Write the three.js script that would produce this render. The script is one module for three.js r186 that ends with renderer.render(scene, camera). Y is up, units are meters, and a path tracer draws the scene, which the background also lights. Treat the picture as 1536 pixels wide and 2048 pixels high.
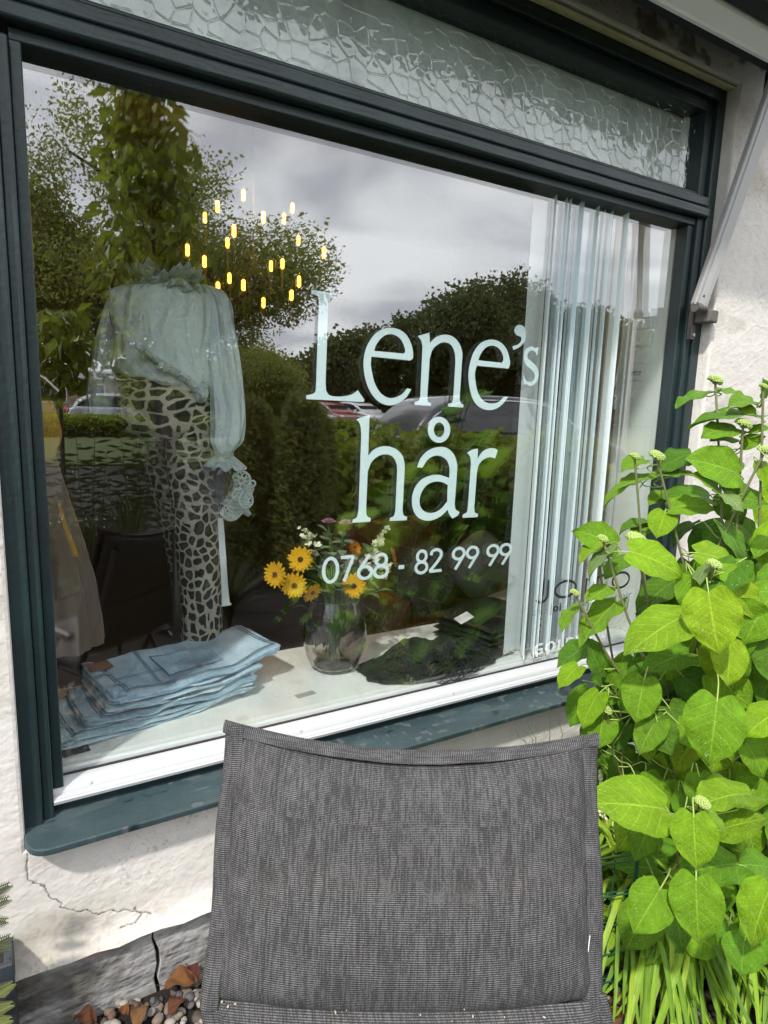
import * as THREE from 'three';
import { mergeGeometries, mergeVertices, toCreasedNormals } from 'three/addons/utils/BufferGeometryUtils.js';
import { RoundedBoxGeometry } from 'three/addons/geometries/RoundedBoxGeometry.js';
import { FontLoader } from 'three/addons/loaders/FontLoader.js';
import { TextGeometry } from 'three/addons/geometries/TextGeometry.js';

// ---------------------------------------------------------------- camera, sky, sun, exposure
const scene = new THREE.Scene();
const FOCAL = 1270, EYE = new THREE.Vector3(0, 1.41, 1.40);          // focal length in photograph pixels; metres
const camera = new THREE.PerspectiveCamera(2 * Math.atan(1024 / FOCAL) * 180 / Math.PI, 0.75, 0.05, 600);
camera.position.copy(EYE);
camera.rotation.set(-0.1678, -0.5317, 0.0321, 'YXZ');
camera.updateMatrixWorld(true);
const renderer = new THREE.WebGLRenderer({ antialias: true });
renderer.setSize(768, 1024);
renderer.toneMapping = THREE.LinearToneMapping;
renderer.toneMappingExposure = 1.42;
renderer.shadowMap.enabled = true;
const SUN = new THREE.Vector3(-0.48, 0.79, 0.39).normalize();
const sun = new THREE.DirectionalLight(new THREE.Color(1.0, 0.95, 0.87), 3.5);
sun.name = 'sun';
sun.position.copy(SUN).multiplyScalar(40); sun.target.position.set(1, 1, 0);
sun.castShadow = true; sun.shadow.radius = 5;
Object.assign(sun.shadow.camera, { left: -30, right: 30, top: 30, bottom: -30, near: 1, far: 120 });
sun.shadow.mapSize.set(4096, 4096); sun.shadow.bias = -0.0005;
scene.add(sun, sun.target);

// ---------------------------------------------------------------- numbers and noise
function mulberry(a) { return () => { a |= 0; a = a + 0x6D2B79F5 | 0; let t = Math.imul(a ^ a >>> 15, 1 | a); t = t + Math.imul(t ^ t >>> 7, 61 | t) ^ t; return ((t ^ t >>> 14) >>> 0) / 4294967296; }; }
let rnd = mulberry(7);
const rr = (a, b) => a + (b - a) * rnd();
const mixn = (a, b, t) => a + (b - a) * t, clamp = (x, a = 0, b = 1) => Math.min(b, Math.max(a, x));
const sstep = (a, b, x) => { const t = clamp((x - a) / (b - a)); return t * t * (3 - 2 * t); };
function hash(ix, iy, s) { let h = Math.imul(ix, 374761393) ^ Math.imul(iy, 668265263) ^ Math.imul(s, 1274126177); h = Math.imul(h ^ h >>> 13, 1274126177); h ^= h >>> 16; return (h >>> 0) / 4294967296; }
function vnoise(x, y, p, s) {            // value noise, repeats every p cells
  const ix = Math.floor(x), iy = Math.floor(y), fx = x - ix, fy = y - iy, w = (i) => p ? ((i % p) + p) % p : i;
  const u = fx * fx * (3 - 2 * fx), v = fy * fy * (3 - 2 * fy), x0 = w(ix), x1 = w(ix + 1), y0 = w(iy), y1 = w(iy + 1);
  return mixn(mixn(hash(x0, y0, s), hash(x1, y0, s), u), mixn(hash(x0, y1, s), hash(x1, y1, s), u), v);
}
function fbm(x, y, p, oct, s = 1) { let a = 0.5, t = 0, n = 0; for (let i = 0; i < oct; i++) { t += a * vnoise(x, y, p, s + i * 17); n += a; a *= 0.5; x *= 2; y *= 2; p *= 2; } return t / n; }
function tex(w, h, f, srgb = false, wrap = true) {      // f(u, v) -> [r, g, b] 0..1 (sRGB values when srgb)
  const d = new Uint8Array(w * h * 4);
  for (let j = 0; j < h; j++) for (let i = 0; i < w; i++) { const c = f((i + 0.5) / w, (j + 0.5) / h), k = (j * w + i) * 4; d[k] = clamp(c[0]) * 255; d[k + 1] = clamp(c[1]) * 255; d[k + 2] = clamp(c[2]) * 255; d[k + 3] = 255; }
  const t = new THREE.DataTexture(d, w, h); t.magFilter = t.minFilter = THREE.LinearFilter;
  t.wrapS = t.wrapT = wrap ? THREE.RepeatWrapping : THREE.ClampToEdgeWrapping;
  if (srgb) t.colorSpace = THREE.SRGBColorSpace;
  t.needsUpdate = true; return t;
}
const g1 = (f) => (u, v) => { const x = f(u, v); return [x, x, x]; };
const rep = (t, x, y = x) => { const c = t.clone(); c.repeat.set(x, y); c.needsUpdate = true; return c; };
const lin = (r, g, b) => new THREE.Color().setRGB(r, g, b);
const std = (o) => new THREE.MeshStandardMaterial(o), phy = (o) => new THREE.MeshPhysicalMaterial(o);

// a computed sky: broken grey cumulus with brighter gaps
{
  const W = 2048, H = 1024, d = new Float32Array(W * H * 4);
  for (let j = 0; j < H; j++) for (let i = 0; i < W; i++) {
    const up = ((j + 0.5) / H - 0.5) * Math.PI, az = ((i + 0.5) / W - 0.5) * 2 * Math.PI, y = Math.sin(up), x = Math.cos(az) * Math.cos(up), z = Math.sin(az) * Math.cos(up), k = (j * W + i) * 4;
    let c = [0.35, 0.36, 0.34];
    if (y > 0) {
      const q = 1 / (y + 0.14), px = x * q, pz = z * q;
      const wx = px + 0.6 * fbm(px * 0.9 + 40, pz * 0.9, 0, 3, 5), wz = pz + 0.6 * fbm(px * 0.9, pz * 0.9 + 70, 0, 3, 9);
      const n = fbm(wx * 1.15 + 11, wz * 1.15 + 3, 0, 6, 3), m = fbm(wx * 2.3 + 50, wz * 2.3, 0, 5, 23);
      const b = sstep(0.34, 0.68, n * 0.6 + m * 0.4), hz = Math.exp(-y * 6);
      const s = clamp(x * SUN.x + y * SUN.y + z * SUN.z), glow = 1 + 0.5 * s * s * s * s;
      const dark = [0.80, 0.85, 0.97], light = [2.05, 2.08, 2.14];
      c = [0, 1, 2].map((n2) => mixn(mixn(dark[n2], light[n2], b) * glow, [1.6, 1.63, 1.68][n2], hz * 0.7));
    }
    d[k] = c[0]; d[k + 1] = c[1]; d[k + 2] = c[2]; d[k + 3] = 1;
  }
  const t = new THREE.DataTexture(d, W, H, THREE.RGBAFormat, THREE.FloatType);
  t.mapping = THREE.EquirectangularReflectionMapping; t.magFilter = t.minFilter = THREE.LinearFilter; t.needsUpdate = true;
  scene.background = t; scene.environment = t;
}

// ---------------------------------------------------------------- points: from a place in the photograph to metres
function ray(px, py) { return new THREE.Vector3((px - 768) / FOCAL, -(py - 1024) / FOCAL, -1).applyQuaternion(camera.quaternion); }
function at(px, py, z) { const d = ray(px, py); return d.multiplyScalar((z - EYE.z) / d.z).add(EYE); }                     // on the plane z
function atY(px, py, y) { const d = ray(px, py); return d.multiplyScalar((y - EYE.y) / d.y).add(EYE); }                   // on the plane y
function mir(px, py, Z) { const d = ray(px, py), t = (Z + 0.2 + EYE.z) / -d.z; return new THREE.Vector3(d.x * t, EYE.y + d.y * t, Z); }   // where a thing mirrored in the pane (z = -0.1) really stands

// ---------------------------------------------------------------- things and parts
const taken = {};
function numbered(n) { taken[n] = (taken[n] ?? -1) + 1; return taken[n] ? n + '_' + String(taken[n]).padStart(3, '0') : n; }
function tag(o, label, category, group, kind) { Object.assign(o.userData, label && { label }, category && { category }, group && { group }, kind && { kind }); return o; }
function thing(name, label, category, pos = [0, 0, 0], turn = 0, group) { const o = new THREE.Group(); o.name = numbered(name); o.position.set(...pos); o.rotation.y = turn; scene.add(o); return tag(o, label, category, group); }
function mesh(name, geo, mat, parent = scene) {
  if (Array.isArray(geo)) geo = join(geo);
  const m = new THREE.Mesh(geo, mat); m.name = parent === scene ? numbered(name) : name; m.castShadow = m.receiveShadow = true; parent.add(m); return m;
}
function join(list) { return mergeGeometries(list.map((g) => { const c = g.index ? g.toNonIndexed() : g; for (const k of Object.keys(c.attributes)) if (!['position', 'normal', 'uv'].includes(k)) c.deleteAttribute(k); if (!c.attributes.uv) c.setAttribute('uv', new THREE.BufferAttribute(new Float32Array(c.attributes.position.count * 2), 2)); return c; })); }
function struct(name, geo, mat, parent = scene) { const m = mesh(name, geo, mat, parent); if (parent === scene) m.userData.kind = 'structure'; return m; }
function copyOf(o, label, group) { const c = o.clone(); c.name = numbered(o.name.replace(/_\d{3}$/, '')); c.userData = { ...o.userData }; if (label) c.userData.label = label; if (group) c.userData.group = group; scene.add(c); return c; }

// ---------------------------------------------------------------- shapes
function box(x0, x1, y0, y1, z0, z1, r = 0.004) {
  const g = r ? new RoundedBoxGeometry(x1 - x0, y1 - y0, z1 - z0, 2, Math.min(r, (x1 - x0) / 2.2, (y1 - y0) / 2.2, (z1 - z0) / 2.2)) : new THREE.BoxGeometry(x1 - x0, y1 - y0, z1 - z0);
  g.translate((x0 + x1) / 2, (y0 + y1) / 2, (z0 + z1) / 2); return metricUV(g);
}
function metricUV(g) {                   // uv in metres, by the way each face points
  if (g.index) g = g.toNonIndexed();
  const p = g.attributes.position, n = p.count, uv = new Float32Array(n * 2), a = new THREE.Vector3(), b = new THREE.Vector3(), c = new THREE.Vector3();
  for (let i = 0; i < n; i += 3) {
    a.fromBufferAttribute(p, i); b.fromBufferAttribute(p, i + 1).sub(a); c.fromBufferAttribute(p, i + 2).sub(a); b.cross(c);
    const ax = Math.abs(b.x), ay = Math.abs(b.y), az = Math.abs(b.z);
    for (let k = 0; k < 3; k++) { a.fromBufferAttribute(p, i + k); const q = az >= ax && az >= ay ? [a.x, a.y] : ax >= ay ? [a.y, a.z] : [a.x, a.z]; uv[(i + k) * 2] = q[0]; uv[(i + k) * 2 + 1] = q[1]; }
  }
  g.setAttribute('uv', new THREE.BufferAttribute(uv, 2)); return g;
}
function alongX(profile, x0, x1, smooth) {      // a profile of [z, y] points drawn out along x
  const s = new THREE.Shape(profile.map(([z, y]) => new THREE.Vector2(-z, y)));
  const g = new THREE.ExtrudeGeometry(s, { depth: x1 - x0, bevelEnabled: false, steps: 1 });
  g.rotateY(Math.PI / 2); g.translate(x0, 0, 0);
  return metricUV(smooth ? toCreasedNormals(g, smooth) : g);
}
function tube(points, radius, seg = 24, sides = 8, closed = false) { return new THREE.TubeGeometry(new THREE.CatmullRomCurve3(points.map((p) => p.isVector3 ? p : new THREE.Vector3(...p)), closed), seg, radius, sides, closed); }
function rod(a, b, r, r2 = r, sides = 10) { a = a.isVector3 ? a : new THREE.Vector3(...a); b = b.isVector3 ? b : new THREE.Vector3(...b); const l = a.distanceTo(b), g = new THREE.CylinderGeometry(r2, r, l, sides); g.applyQuaternion(new THREE.Quaternion().setFromUnitVectors(new THREE.Vector3(0, 1, 0), b.clone().sub(a).normalize())); g.translate((a.x + b.x) / 2, (a.y + b.y) / 2, (a.z + b.z) / 2); return g; }
function surf(nu, nv, f, closeU = false) {       // a sheet f(u, v) -> [x, y, z]
  const pos = [], uv = [], idx = [];
  for (let j = 0; j <= nv; j++) for (let i = 0; i <= nu; i++) { const q = f(i / nu, j / nv); pos.push(q[0], q[1], q[2]); uv.push(q[3] ?? i / nu, q[4] ?? j / nv); }
  for (let j = 0; j < nv; j++) for (let i = 0; i < nu; i++) { const a = j * (nu + 1) + i, b = a + 1, c = a + nu + 1, e = c + 1; idx.push(a, b, c, b, e, c); }
  const g = new THREE.BufferGeometry(); g.setAttribute('position', new THREE.Float32BufferAttribute(pos, 3)); g.setAttribute('uv', new THREE.Float32BufferAttribute(uv, 2)); g.setIndex(idx); g.computeVertexNormals();
  if (closeU) { const n = g.attributes.normal; for (let j = 0; j <= nv; j++) { const a = j * (nu + 1), b = a + nu, v = new THREE.Vector3(n.getX(a) + n.getX(b), n.getY(a) + n.getY(b), n.getZ(a) + n.getZ(b)).normalize(); n.setXYZ(a, v.x, v.y, v.z); n.setXYZ(b, v.x, v.y, v.z); } }
  return g;
}
// ================================================================ the house: wall, plinth, room, ground
const grain = tex(512, 512, g1((u, v) => 0.6 * fbm(u * 16, v * 16, 16, 4, 31) + 0.4 * vnoise(u * 128, v * 128, 128, 5)));
const leafTone0 = tex(128, 128, (u, v) => { const n = 0.82 + 0.3 * fbm(u * 8, v * 8, 8, 4, 3); return [n, n, n * 0.95]; }, true);
const X0 = -1.2, XW = 4.4, YH = 3.3;                                    // what the plaster texture spans
function crackD(x, y, pts) { let b = 9; for (let i = 0; i + 1 < pts.length; i++) { const [ax, ay] = pts[i], [bx, by] = pts[i + 1], dx = bx - ax, dy = by - ay, t = clamp(((x - ax) * dx + (y - ay) * dy) / (dx * dx + dy * dy)); b = Math.min(b, Math.hypot(x - ax - t * dx, y - ay - t * dy)); } return b; }
const pixelLine = (l, z = 0) => l.map(([a, b]) => { const p = at(a, b, z); return [p.x, p.y]; });
const crackA = pixelLine([[54, 1695], [57, 1758], [98, 1783], [107, 1800], [140, 1819], [200, 1828], [262, 1818], [300, 1824]]);
const crackB = pixelLine([[270, 1814], [283, 1825], [268, 1842], [240, 1850]]);
const crackC = pixelLine([[1262, 25], [1310, 75], [1345, 100], [1400, 140], [1432, 160]]);
const wallCol = [], WW = 2048, WH = 1536;
const plasterMap = tex(WW, WH, (u, v) => {
  const x = X0 + u * XW, y = v * YH, wob = (fbm(x * 60, y * 60, 0, 4, 8) - 0.5) * 0.03;
  let t = 0.89 + 0.05 * (fbm(x * 3, y * 3, 0, 4, 2) - 0.5) + 0.06 * (fbm(x * 40, y * 40, 0, 3, 12) - 0.5);
  let c = [t, t * 0.985, t * 0.965];
  const grit = sstep(0.72, 0.9, vnoise(x * 210, y * 210, 0, 55)) * sstep(0.45, 0.7, fbm(x * 5, y * 6, 0, 4, 57)) * 0.13, splash = sstep(0.66, 0.8, vnoise(x * 95 + 4, y * 80, 0, 61)) * sstep(0.42, 0.30, y + 0.12 * fbm(x * 8, y * 3, 0, 3, 66)) * sstep(0.4, 0.7, fbm(x * 6, y * 9, 0, 4, 69)) * 0.05;
  c = [c[0] - grit - splash, c[1] - grit - splash * 1.05, c[2] - grit * 1.05 - splash * 1.2];
  const stain = sstep(0.60, 0.78, fbm(x * 2.2 + 9, y * 5, 0, 5, 44)) * 0.10;
  c = [c[0] - stain, c[1] - stain * 1.05, c[2] - stain * 1.25];
  const pit = sstep(0.80, 0.86, vnoise(x * 70, y * 70, 0, 91)) * sstep(0.5, 0.7, fbm(x * 4, y * 4, 0, 3, 6)) * 0.2;
  c = c.map((k) => k - pit * 0.15);
  if (y > 2.46) { const m = sstep(0.5, 0.62, fbm(x * 9, y * 14, 0, 5, 77)); c = [c[0] - m * 0.34, c[1] - m * 0.35, c[2] - m * 0.38]; }   // mould and grime under the awning
  if (y < 1.0) for (const l of [crackA, crackB]) { const d = crackD(x + wob * 0.5, y + wob * 0.4, l); if (d < 0.0018) c = c.map((k) => k * mixn(0.5, 1, sstep(0.0004, 0.0018, d))); }
  return c;
}, true, false);
const plasterBump = tex(WW, WH, g1((u, v) => {
  const x = X0 + u * XW, y = v * YH, wob = (fbm(x * 60, y * 60, 0, 4, 8) - 0.5) * 0.03;
  let h = 0.5 * fbm(x * 9, y * 14, 0, 3, 3) + 0.33 * fbm(x * 40 + y * 18, y * 60 - x * 10, 0, 3, 14) + 0.17 * fbm(x * 150, y * 150, 0, 2, 19);
  h += 0.10 * sstep(0.3, 1.0, 1 - Math.abs(fbm(x * 9 + y * 5, y * 22 - x * 7, 0, 5, 64) - 0.5) * 9);
  if (y < 1.0) for (const l of [crackA, crackB]) { const d = crackD(x + wob * 0.5, y + wob * 0.4, l); if (d < 0.003) h -= 0.35 * (1 - d / 0.003); }
  return h;
}), false, false);
for (const t of [plasterMap, plasterBump]) { t.repeat.set(1 / XW, 1 / YH); t.offset.set(-X0 / XW, 0); }
const plaster = std({ name: 'white_plaster', map: plasterMap, bumpMap: plasterBump, bumpScale: 0.0045, roughness: 0.92, color: lin(0.74, 0.73, 0.715) });
const house = thing('plastered_house', 'white plastered shop building with a cracked wall and grey plinth', 'house');
{
  const PB = 0.185;
  const s = new THREE.Shape([[-2.2, PB], [-1, PB - 0.004], [-0.1, PB - 0.012], [0.05, PB], [0.4, PB + 0.002], [1, PB], [4.5, PB], [4.5, 3.3], [-2.2, 3.3]].map((p) => new THREE.Vector2(...p)));
  s.holes.push(new THREE.Path([[-0.024, 0.462], [2.118, 0.462], [2.12, 1.4], [2.118, 2.475], [1.2, 2.478], [-0.024, 2.474]].map((p) => new THREE.Vector2(...p))));
  const g = new THREE.ExtrudeGeometry(s, { depth: 0.30, bevelEnabled: true, bevelSize: 0.008, bevelThickness: 0.008, bevelOffset: -0.008, bevelSegments: 2 });
  g.translate(0, 0, -0.308);
  mesh('wall', g, plaster, house);
  mesh('soffit', box(-0.02, 2.112, 2.4655, 2.4695, -0.038, -0.010, 0.001), std({ name: 'cream_paint', color: lin(0.62, 0.58, 0.40), roughness: 0.85, bumpMap: rep(grain, 4), bumpScale: 0.002, map: rep(leafTone0, 2) }), house);
  // flared foot of the plaster and the plinth under it
  const lip = []; for (let k = 0; k <= 60; k++) lip.push(k);
  mesh('plaster_foot', surf(140, 6, (u, v) => { const x = -2.2 + u * 6.7, w = 0.006 * (fbm(x * 14, 1, 0, 4, 4) - 0.5), yy = mixn(PB - 0.012 + 3 * w, PB + 0.06, v); return [x, yy, 0.022 * Math.pow(1 - v, 1.8) * (0.75 + 0.5 * fbm(x * 6, 3, 0, 3, 7)) + 0.0015, x, yy]; }), plaster, house);
  mesh('plaster_foot_underside', surf(140, 1, (u, v) => { const x = -2.2 + u * 6.7, w = 0.006 * (fbm(x * 14, 1, 0, 4, 4) - 0.5); return [x, PB - 0.012 + 3 * w, (0.022 * (0.75 + 0.5 * fbm(x * 6, 3, 0, 3, 7)) + 0.0015) * (1 - v) - 0.02 * v, x, PB]; }), plaster, house);
  const crackP = pixelLine([[296, 1828], [308, 1862], [306, 1880], [316, 1905], [318, 1930], [312, 1960], [318, 1980]]);
  const stone = tex(1024, 512, (u, v) => { const x = u * 2.4 - 0.6, y = v * 0.3, s2 = 0.62 + 0.20 * (fbm(x * 5 + y * 8, y * 22, 0, 5, 3) - 0.5) * 2 + 0.10 * (fbm(x * 60, y * 60, 0, 3, 17) - 0.5); const m = sstep(0.5, 0.68, fbm(x * 7, y * 10 + 5, 0, 4, 71)); let c = [s2 - m * 0.18, s2 - m * 0.185, s2 - m * 0.205]; const r = sstep(0.62, 0.72, fbm(x * 10 + 3, y * 9, 0, 3, 50)) * sstep(0.13, 0.17, y); c = [c[0] + r * 0.02, c[1] - r * 0.07, c[2] - r * 0.09]; return c; }, true, false);
  stone.repeat.set(1 / 2.4, 1 / 0.3); stone.offset.set(0.25, 0);
  const stoneBump = tex(1024, 256, g1((u, v) => { const x = u * 2.4 - 0.6, y = v * 0.3; return 0.55 * fbm(x * 8 + y * 20, y * 45 - x * 6, 0, 5, 3) + 0.45 * fbm(x * 50, y * 50, 0, 3, 29); }), false, false);
  stoneBump.repeat.copy(stone.repeat); stoneBump.offset.copy(stone.offset);
  const pm = std({ name: 'plinth_render', map: stone, bumpMap: stoneBump, bumpScale: 0.016, roughness: 0.95, color: lin(0.78, 0.76, 0.75) });
  // the plinth in two blocks, cut by an open crack
  const edge = (off) => crackP.map(([x, y]) => new THREE.Vector2(x + off + (y < 0.1 ? Math.sign(off) * 0.002 : 0), y));
  const cl = edge(-0.0022), cr = edge(0.0022).reverse();
  const top = cl[0].y, bot = -0.1;
  const left = new THREE.Shape([new THREE.Vector2(-2.2, bot), new THREE.Vector2(-2.2, PB + 0.01), new THREE.Vector2(cl[0].x, PB + 0.01), ...cl.slice(1), new THREE.Vector2(cl[cl.length - 1].x, bot)]);
  const right = new THREE.Shape([new THREE.Vector2(cr[0].x, bot), ...cr.slice(0, -1), new THREE.Vector2(cr[cr.length - 1].x, PB + 0.01), new THREE.Vector2(4.5, PB + 0.01), new THREE.Vector2(4.5, bot)]);
  for (const q of [left, right]) { const e = new THREE.ExtrudeGeometry(q, { depth: 0.29, bevelEnabled: true, bevelSize: 0.002, bevelThickness: 0.002, bevelOffset: -0.002, bevelSegments: 1 }); e.translate(0, 0, -0.296); mesh('plinth', e, pm, house); }
}
// the shop room behind the window: closed, with thickness
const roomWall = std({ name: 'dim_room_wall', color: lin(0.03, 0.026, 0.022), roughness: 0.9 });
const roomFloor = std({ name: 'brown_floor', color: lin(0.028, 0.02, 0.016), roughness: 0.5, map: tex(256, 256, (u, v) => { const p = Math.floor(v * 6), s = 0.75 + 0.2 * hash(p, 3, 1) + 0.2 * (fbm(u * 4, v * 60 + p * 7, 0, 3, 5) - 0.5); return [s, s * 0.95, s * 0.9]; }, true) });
{
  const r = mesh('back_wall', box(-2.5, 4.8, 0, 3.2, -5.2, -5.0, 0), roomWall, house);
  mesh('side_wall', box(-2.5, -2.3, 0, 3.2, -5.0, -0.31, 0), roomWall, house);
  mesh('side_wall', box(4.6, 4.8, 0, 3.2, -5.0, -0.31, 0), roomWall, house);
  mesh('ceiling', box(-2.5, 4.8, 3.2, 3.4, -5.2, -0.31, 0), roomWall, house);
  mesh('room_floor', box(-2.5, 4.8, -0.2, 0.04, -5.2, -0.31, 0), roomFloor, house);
  mesh('inner_wall_strip', box(4.5, 4.8, 0, 3.2, -0.31, 0.0, 0), plaster, house);
  mesh('inner_wall_strip', box(-2.5, -2.2, 0, 3.2, -0.31, 0.0, 0), plaster, house);
  mesh('roof', [box(-2.9, 5.2, 3.4, 3.52, -5.6, 0.12, 0.02)], std({ name: 'roof_edge', color: lin(0.05, 0.05, 0.055), roughness: 0.7 }), house);
}
// ================================================================ the shop window
const paintMap = tex(1024, 1024, (u, v) => { const n = fbm(u * 8, v * 8, 8, 5, 9), sp = sstep(0.86, 0.9, vnoise(u * 90, v * 90, 90, 41)) * sstep(0.55, 0.7, fbm(u * 6, v * 6, 6, 3, 12)), k = 0.78 + 0.35 * n; return [k * 0.85 + sp * 0.5, k * 0.88 + sp * 0.45, k * 0.88 + sp * 0.42]; }, true);
const woodBump = tex(512, 512, g1((u, v) => 0.5 * fbm(u * 4, v * 96, 4, 3, 2) + 0.5 * fbm(u * 24, v * 24, 24, 4, 8)));
const paint = phy({ name: 'dark_green_paint', color: lin(0.016, 0.034, 0.037), map: rep(paintMap, 1.3), bumpMap: rep(woodBump, 4), bumpScale: 0.0012, roughness: 0.42 });
const jambBump = rep(woodBump, 4); jambBump.rotation = Math.PI / 2; const jambPaint = paint.clone(); jambPaint.bumpMap = jambBump;
const shopWindow = thing('shop_window', 'large shop window in a dark green frame with white lettering', 'window');
const U = (x) => at(x, 0, 0);
{
  const P = (n, l) => mesh(n, l, n === 'jamb' ? jambPaint : paint, shopWindow);
  // outer jambs, head
  P('jamb', [box(-0.03, 0.012, 0.49, 2.475, -0.16, -0.022), box(0.012, 0.034, 0.49, 2.04, -0.16, -0.034), box(0.034, 0.056, 0.53, 2.044, -0.118, -0.058)]);
  P('jamb', [box(2.082, 2.124, 0.49, 2.475, -0.16, -0.042), box(2.052, 2.082, 0.49, 2.11, -0.118, -0.052), box(2.024, 2.052, 0.53, 2.046, -0.112, -0.066), box(2.046, 2.082, 2.11, 2.43, -0.16, -0.058)]);
  P('head', [box(0.012, 2.082, 2.432, 2.476, -0.16, -0.040), box(0.012, 2.05, 2.398, 2.432, -0.16, -0.058)]);
  P('transom', [box(0.012, 2.082, 2.100, 2.132, -0.16, -0.036, 0.006), box(0.012, 2.082, 2.066, 2.097, -0.16, -0.030, 0.007), box(0.034, 2.052, 2.042, 2.066, -0.16, -0.060), box(0.02, 2.06, 2.132, 2.150, -0.16, -0.062), box(0.012, 2.08, 2.09, 2.105, -0.15, -0.045, 0.001)]);
  // white bottom bead with its ridges
  const white = phy({ name: 'white_aluminium', color: lin(0.41, 0.42, 0.43), roughness: 0.34, bumpMap: rep(grain, 3), bumpScale: 0.0004 });
  mesh('bottom_bead', alongX([[-0.16, 0.527], [-0.036, 0.5245], [-0.034, 0.532], [-0.038, 0.5345], [-0.0385, 0.5365], [-0.0425, 0.539], [-0.050, 0.5395], [-0.0505, 0.5425], [-0.056, 0.550], [-0.064, 0.5525], [-0.067, 0.5545], [-0.084, 0.557], [-0.16, 0.5575]], 0.034, 2.052, 0.5), white, shopWindow);
  const scr = new THREE.SphereGeometry(0.004, 12, 8); scr.scale(1, 1, 0.5);
  for (const x of [0.11, 0.62, 1.12, 1.62]) { const m = mesh('screw', scr, white, shopWindow); m.position.set(x, 0.5465, -0.0525); }
  mesh('glazing_gasket', box(0.05, 2.03, 0.5578, 0.5608, -0.0985, -0.092, 0), std({ name: 'black_rubber', color: lin(0.02, 0.02, 0.02), roughness: 0.6 }), shopWindow);
  P('lower_rail', box(-0.02, 2.12, 0.462, 0.5235, -0.16, -0.060));
  // sill: a painted metal sheet with a rounded front corner and a small drip edge
  const sillMap = tex(2048, 256, (u, v) => { const x = u * 2.2, z = v * 0.2; const n = fbm(x * 8, z * 20, 0, 5, 3), sp = sstep(0.72, 0.80, vnoise(x * 60, z * 60, 0, 7)) * sstep(0.45, 0.65, fbm(x * 9, z * 9, 0, 3, 13)), sm = sstep(0.55, 0.75, fbm(x * 14, z * 30, 0, 4, 33)); const k = 0.80 + 0.25 * n; const d = sstep(0.75, 0.9, fbm(x * 20, z * 40, 0, 3, 3)) * 0.3; return [k * 0.72 + sp * 0.4 + sm * 0.16 - d, k * 0.84 + sp * 0.3 + sm * 0.10 - d, k * 0.86 + sp * 0.28 + sm * 0.09 - d]; }, true, false);
  sillMap.repeat.set(1 / 2.2, 5); sillMap.offset.set(0.1, 0.5);
  const sillMat = phy({ name: 'painted_sill_sheet', map: sillMap, color: lin(0.075, 0.090, 0.094), roughness: 0.4, bumpMap: rep(grain, 5), bumpScale: 0.0012 });
  const R = 0.05, S = new THREE.Shape(); S.moveTo(-0.022, 0.06); S.lineTo(-0.022, -0.055 + R); S.quadraticCurveTo(-0.022, -0.055, -0.022 + R, -0.055); S.lineTo(2.125, -0.055); S.lineTo(2.125, 0.06);
  const g = new THREE.ExtrudeGeometry(S, { depth: 0.010, bevelEnabled: true, bevelSize: 0.003, bevelThickness: 0.003, bevelSegments: 2, curveSegments: 10 });
  g.rotateX(-Math.PI / 2); g.rotateX(0.10); g.translate(0, 0.481, 0); mesh('sill', g, sillMat, shopWindow);
}
// the panes: double glazing below, cast cathedral glass above
const glass = phy({ name: 'window_glass', color: lin(0.985, 1.0, 0.995), transmission: 1, thickness: 0, roughness: 0, ior: 2.25 });
const glassPane = mesh('glass_pane', new THREE.PlaneGeometry(2.04, 1.53).translate(1.04, 1.305, -0.1), glass, shopWindow);
mesh('inner_glass_pane', new THREE.PlaneGeometry(2.04, 1.53).translate(1.04, 1.305, -0.114), glass, shopWindow);
{
  // cells of the cast pattern: raised lead-thin ridges along cell borders, slightly domed cells
  rnd = mulberry(21);
  const x0 = 0.03, x1 = 2.06, y0 = 2.13, y1 = 2.44, C = 0.038, nx = Math.ceil((x1 - x0) / C) + 2, ny = Math.ceil((y1 - y0) / C) + 2, seeds = [];
  for (let j = -1; j < ny; j++) for (let i = -1; i < nx; i++) seeds.push([x0 + (i + 0.5 + rr(-0.42, 0.42)) * C, y0 + (j + 0.5 + rr(-0.42, 0.42)) * C, rr(-1, 1), rr(-1, 1)]);
  const W = nx + 1;
  const h = (x, y) => {
    const ci = Math.floor((x - x0) / C), cj = Math.floor((y - y0) / C); let a = 9, b = 9, s = null;
    for (let j = cj - 2; j <= cj + 2; j++) for (let i = ci - 2; i <= ci + 2; i++) { if (i < -1 || j < -1 || i >= nx || j >= ny) continue; const q = seeds[(j + 1) * W + i + 1], d = Math.hypot(x - q[0], y - q[1]); if (d < a) { b = a; a = d; s = q; } else if (d < b) b = d; }
    const e = b - a; return 0.0011 * Math.exp(-(e * e) / (2 * 0.0013 * 0.0013)) + 0.015 * ((x - s[0]) * s[2] + (y - s[1]) * s[3]) * sstep(0, 0.006, e) + 0.0012 * (fbm(x * 45, y * 45, 0, 2, 3) - 0.5);
  };
  const cast = phy({ name: 'cast_glass', color: lin(0.90, 0.95, 0.93), transmission: 1, thickness: 0, roughness: 0.05, ior: 1.8 });
  mesh('textured_pane', surf(1200, 190, (u, v) => { const x = mixn(x0, x1, u), y = mixn(y0, y1, v); return [x, y, -0.088 + h(x, y)]; }), cast, shopWindow);
  // pale board close behind the cast glass
  mesh('blind_panel', box(0.0, 2.1, 2.12, 2.47, -0.155, -0.135, 0.002), std({ name: 'pale_panel', color: lin(0.58, 0.62, 0.61), roughness: 0.8, map: tex(512, 128, (u, v) => { const n = 0.82 + 0.25 * fbm(u * 12, v * 3, 12, 4, 5); return [n, n, n * 0.99]; }, true) }), shopWindow);
}
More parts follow.
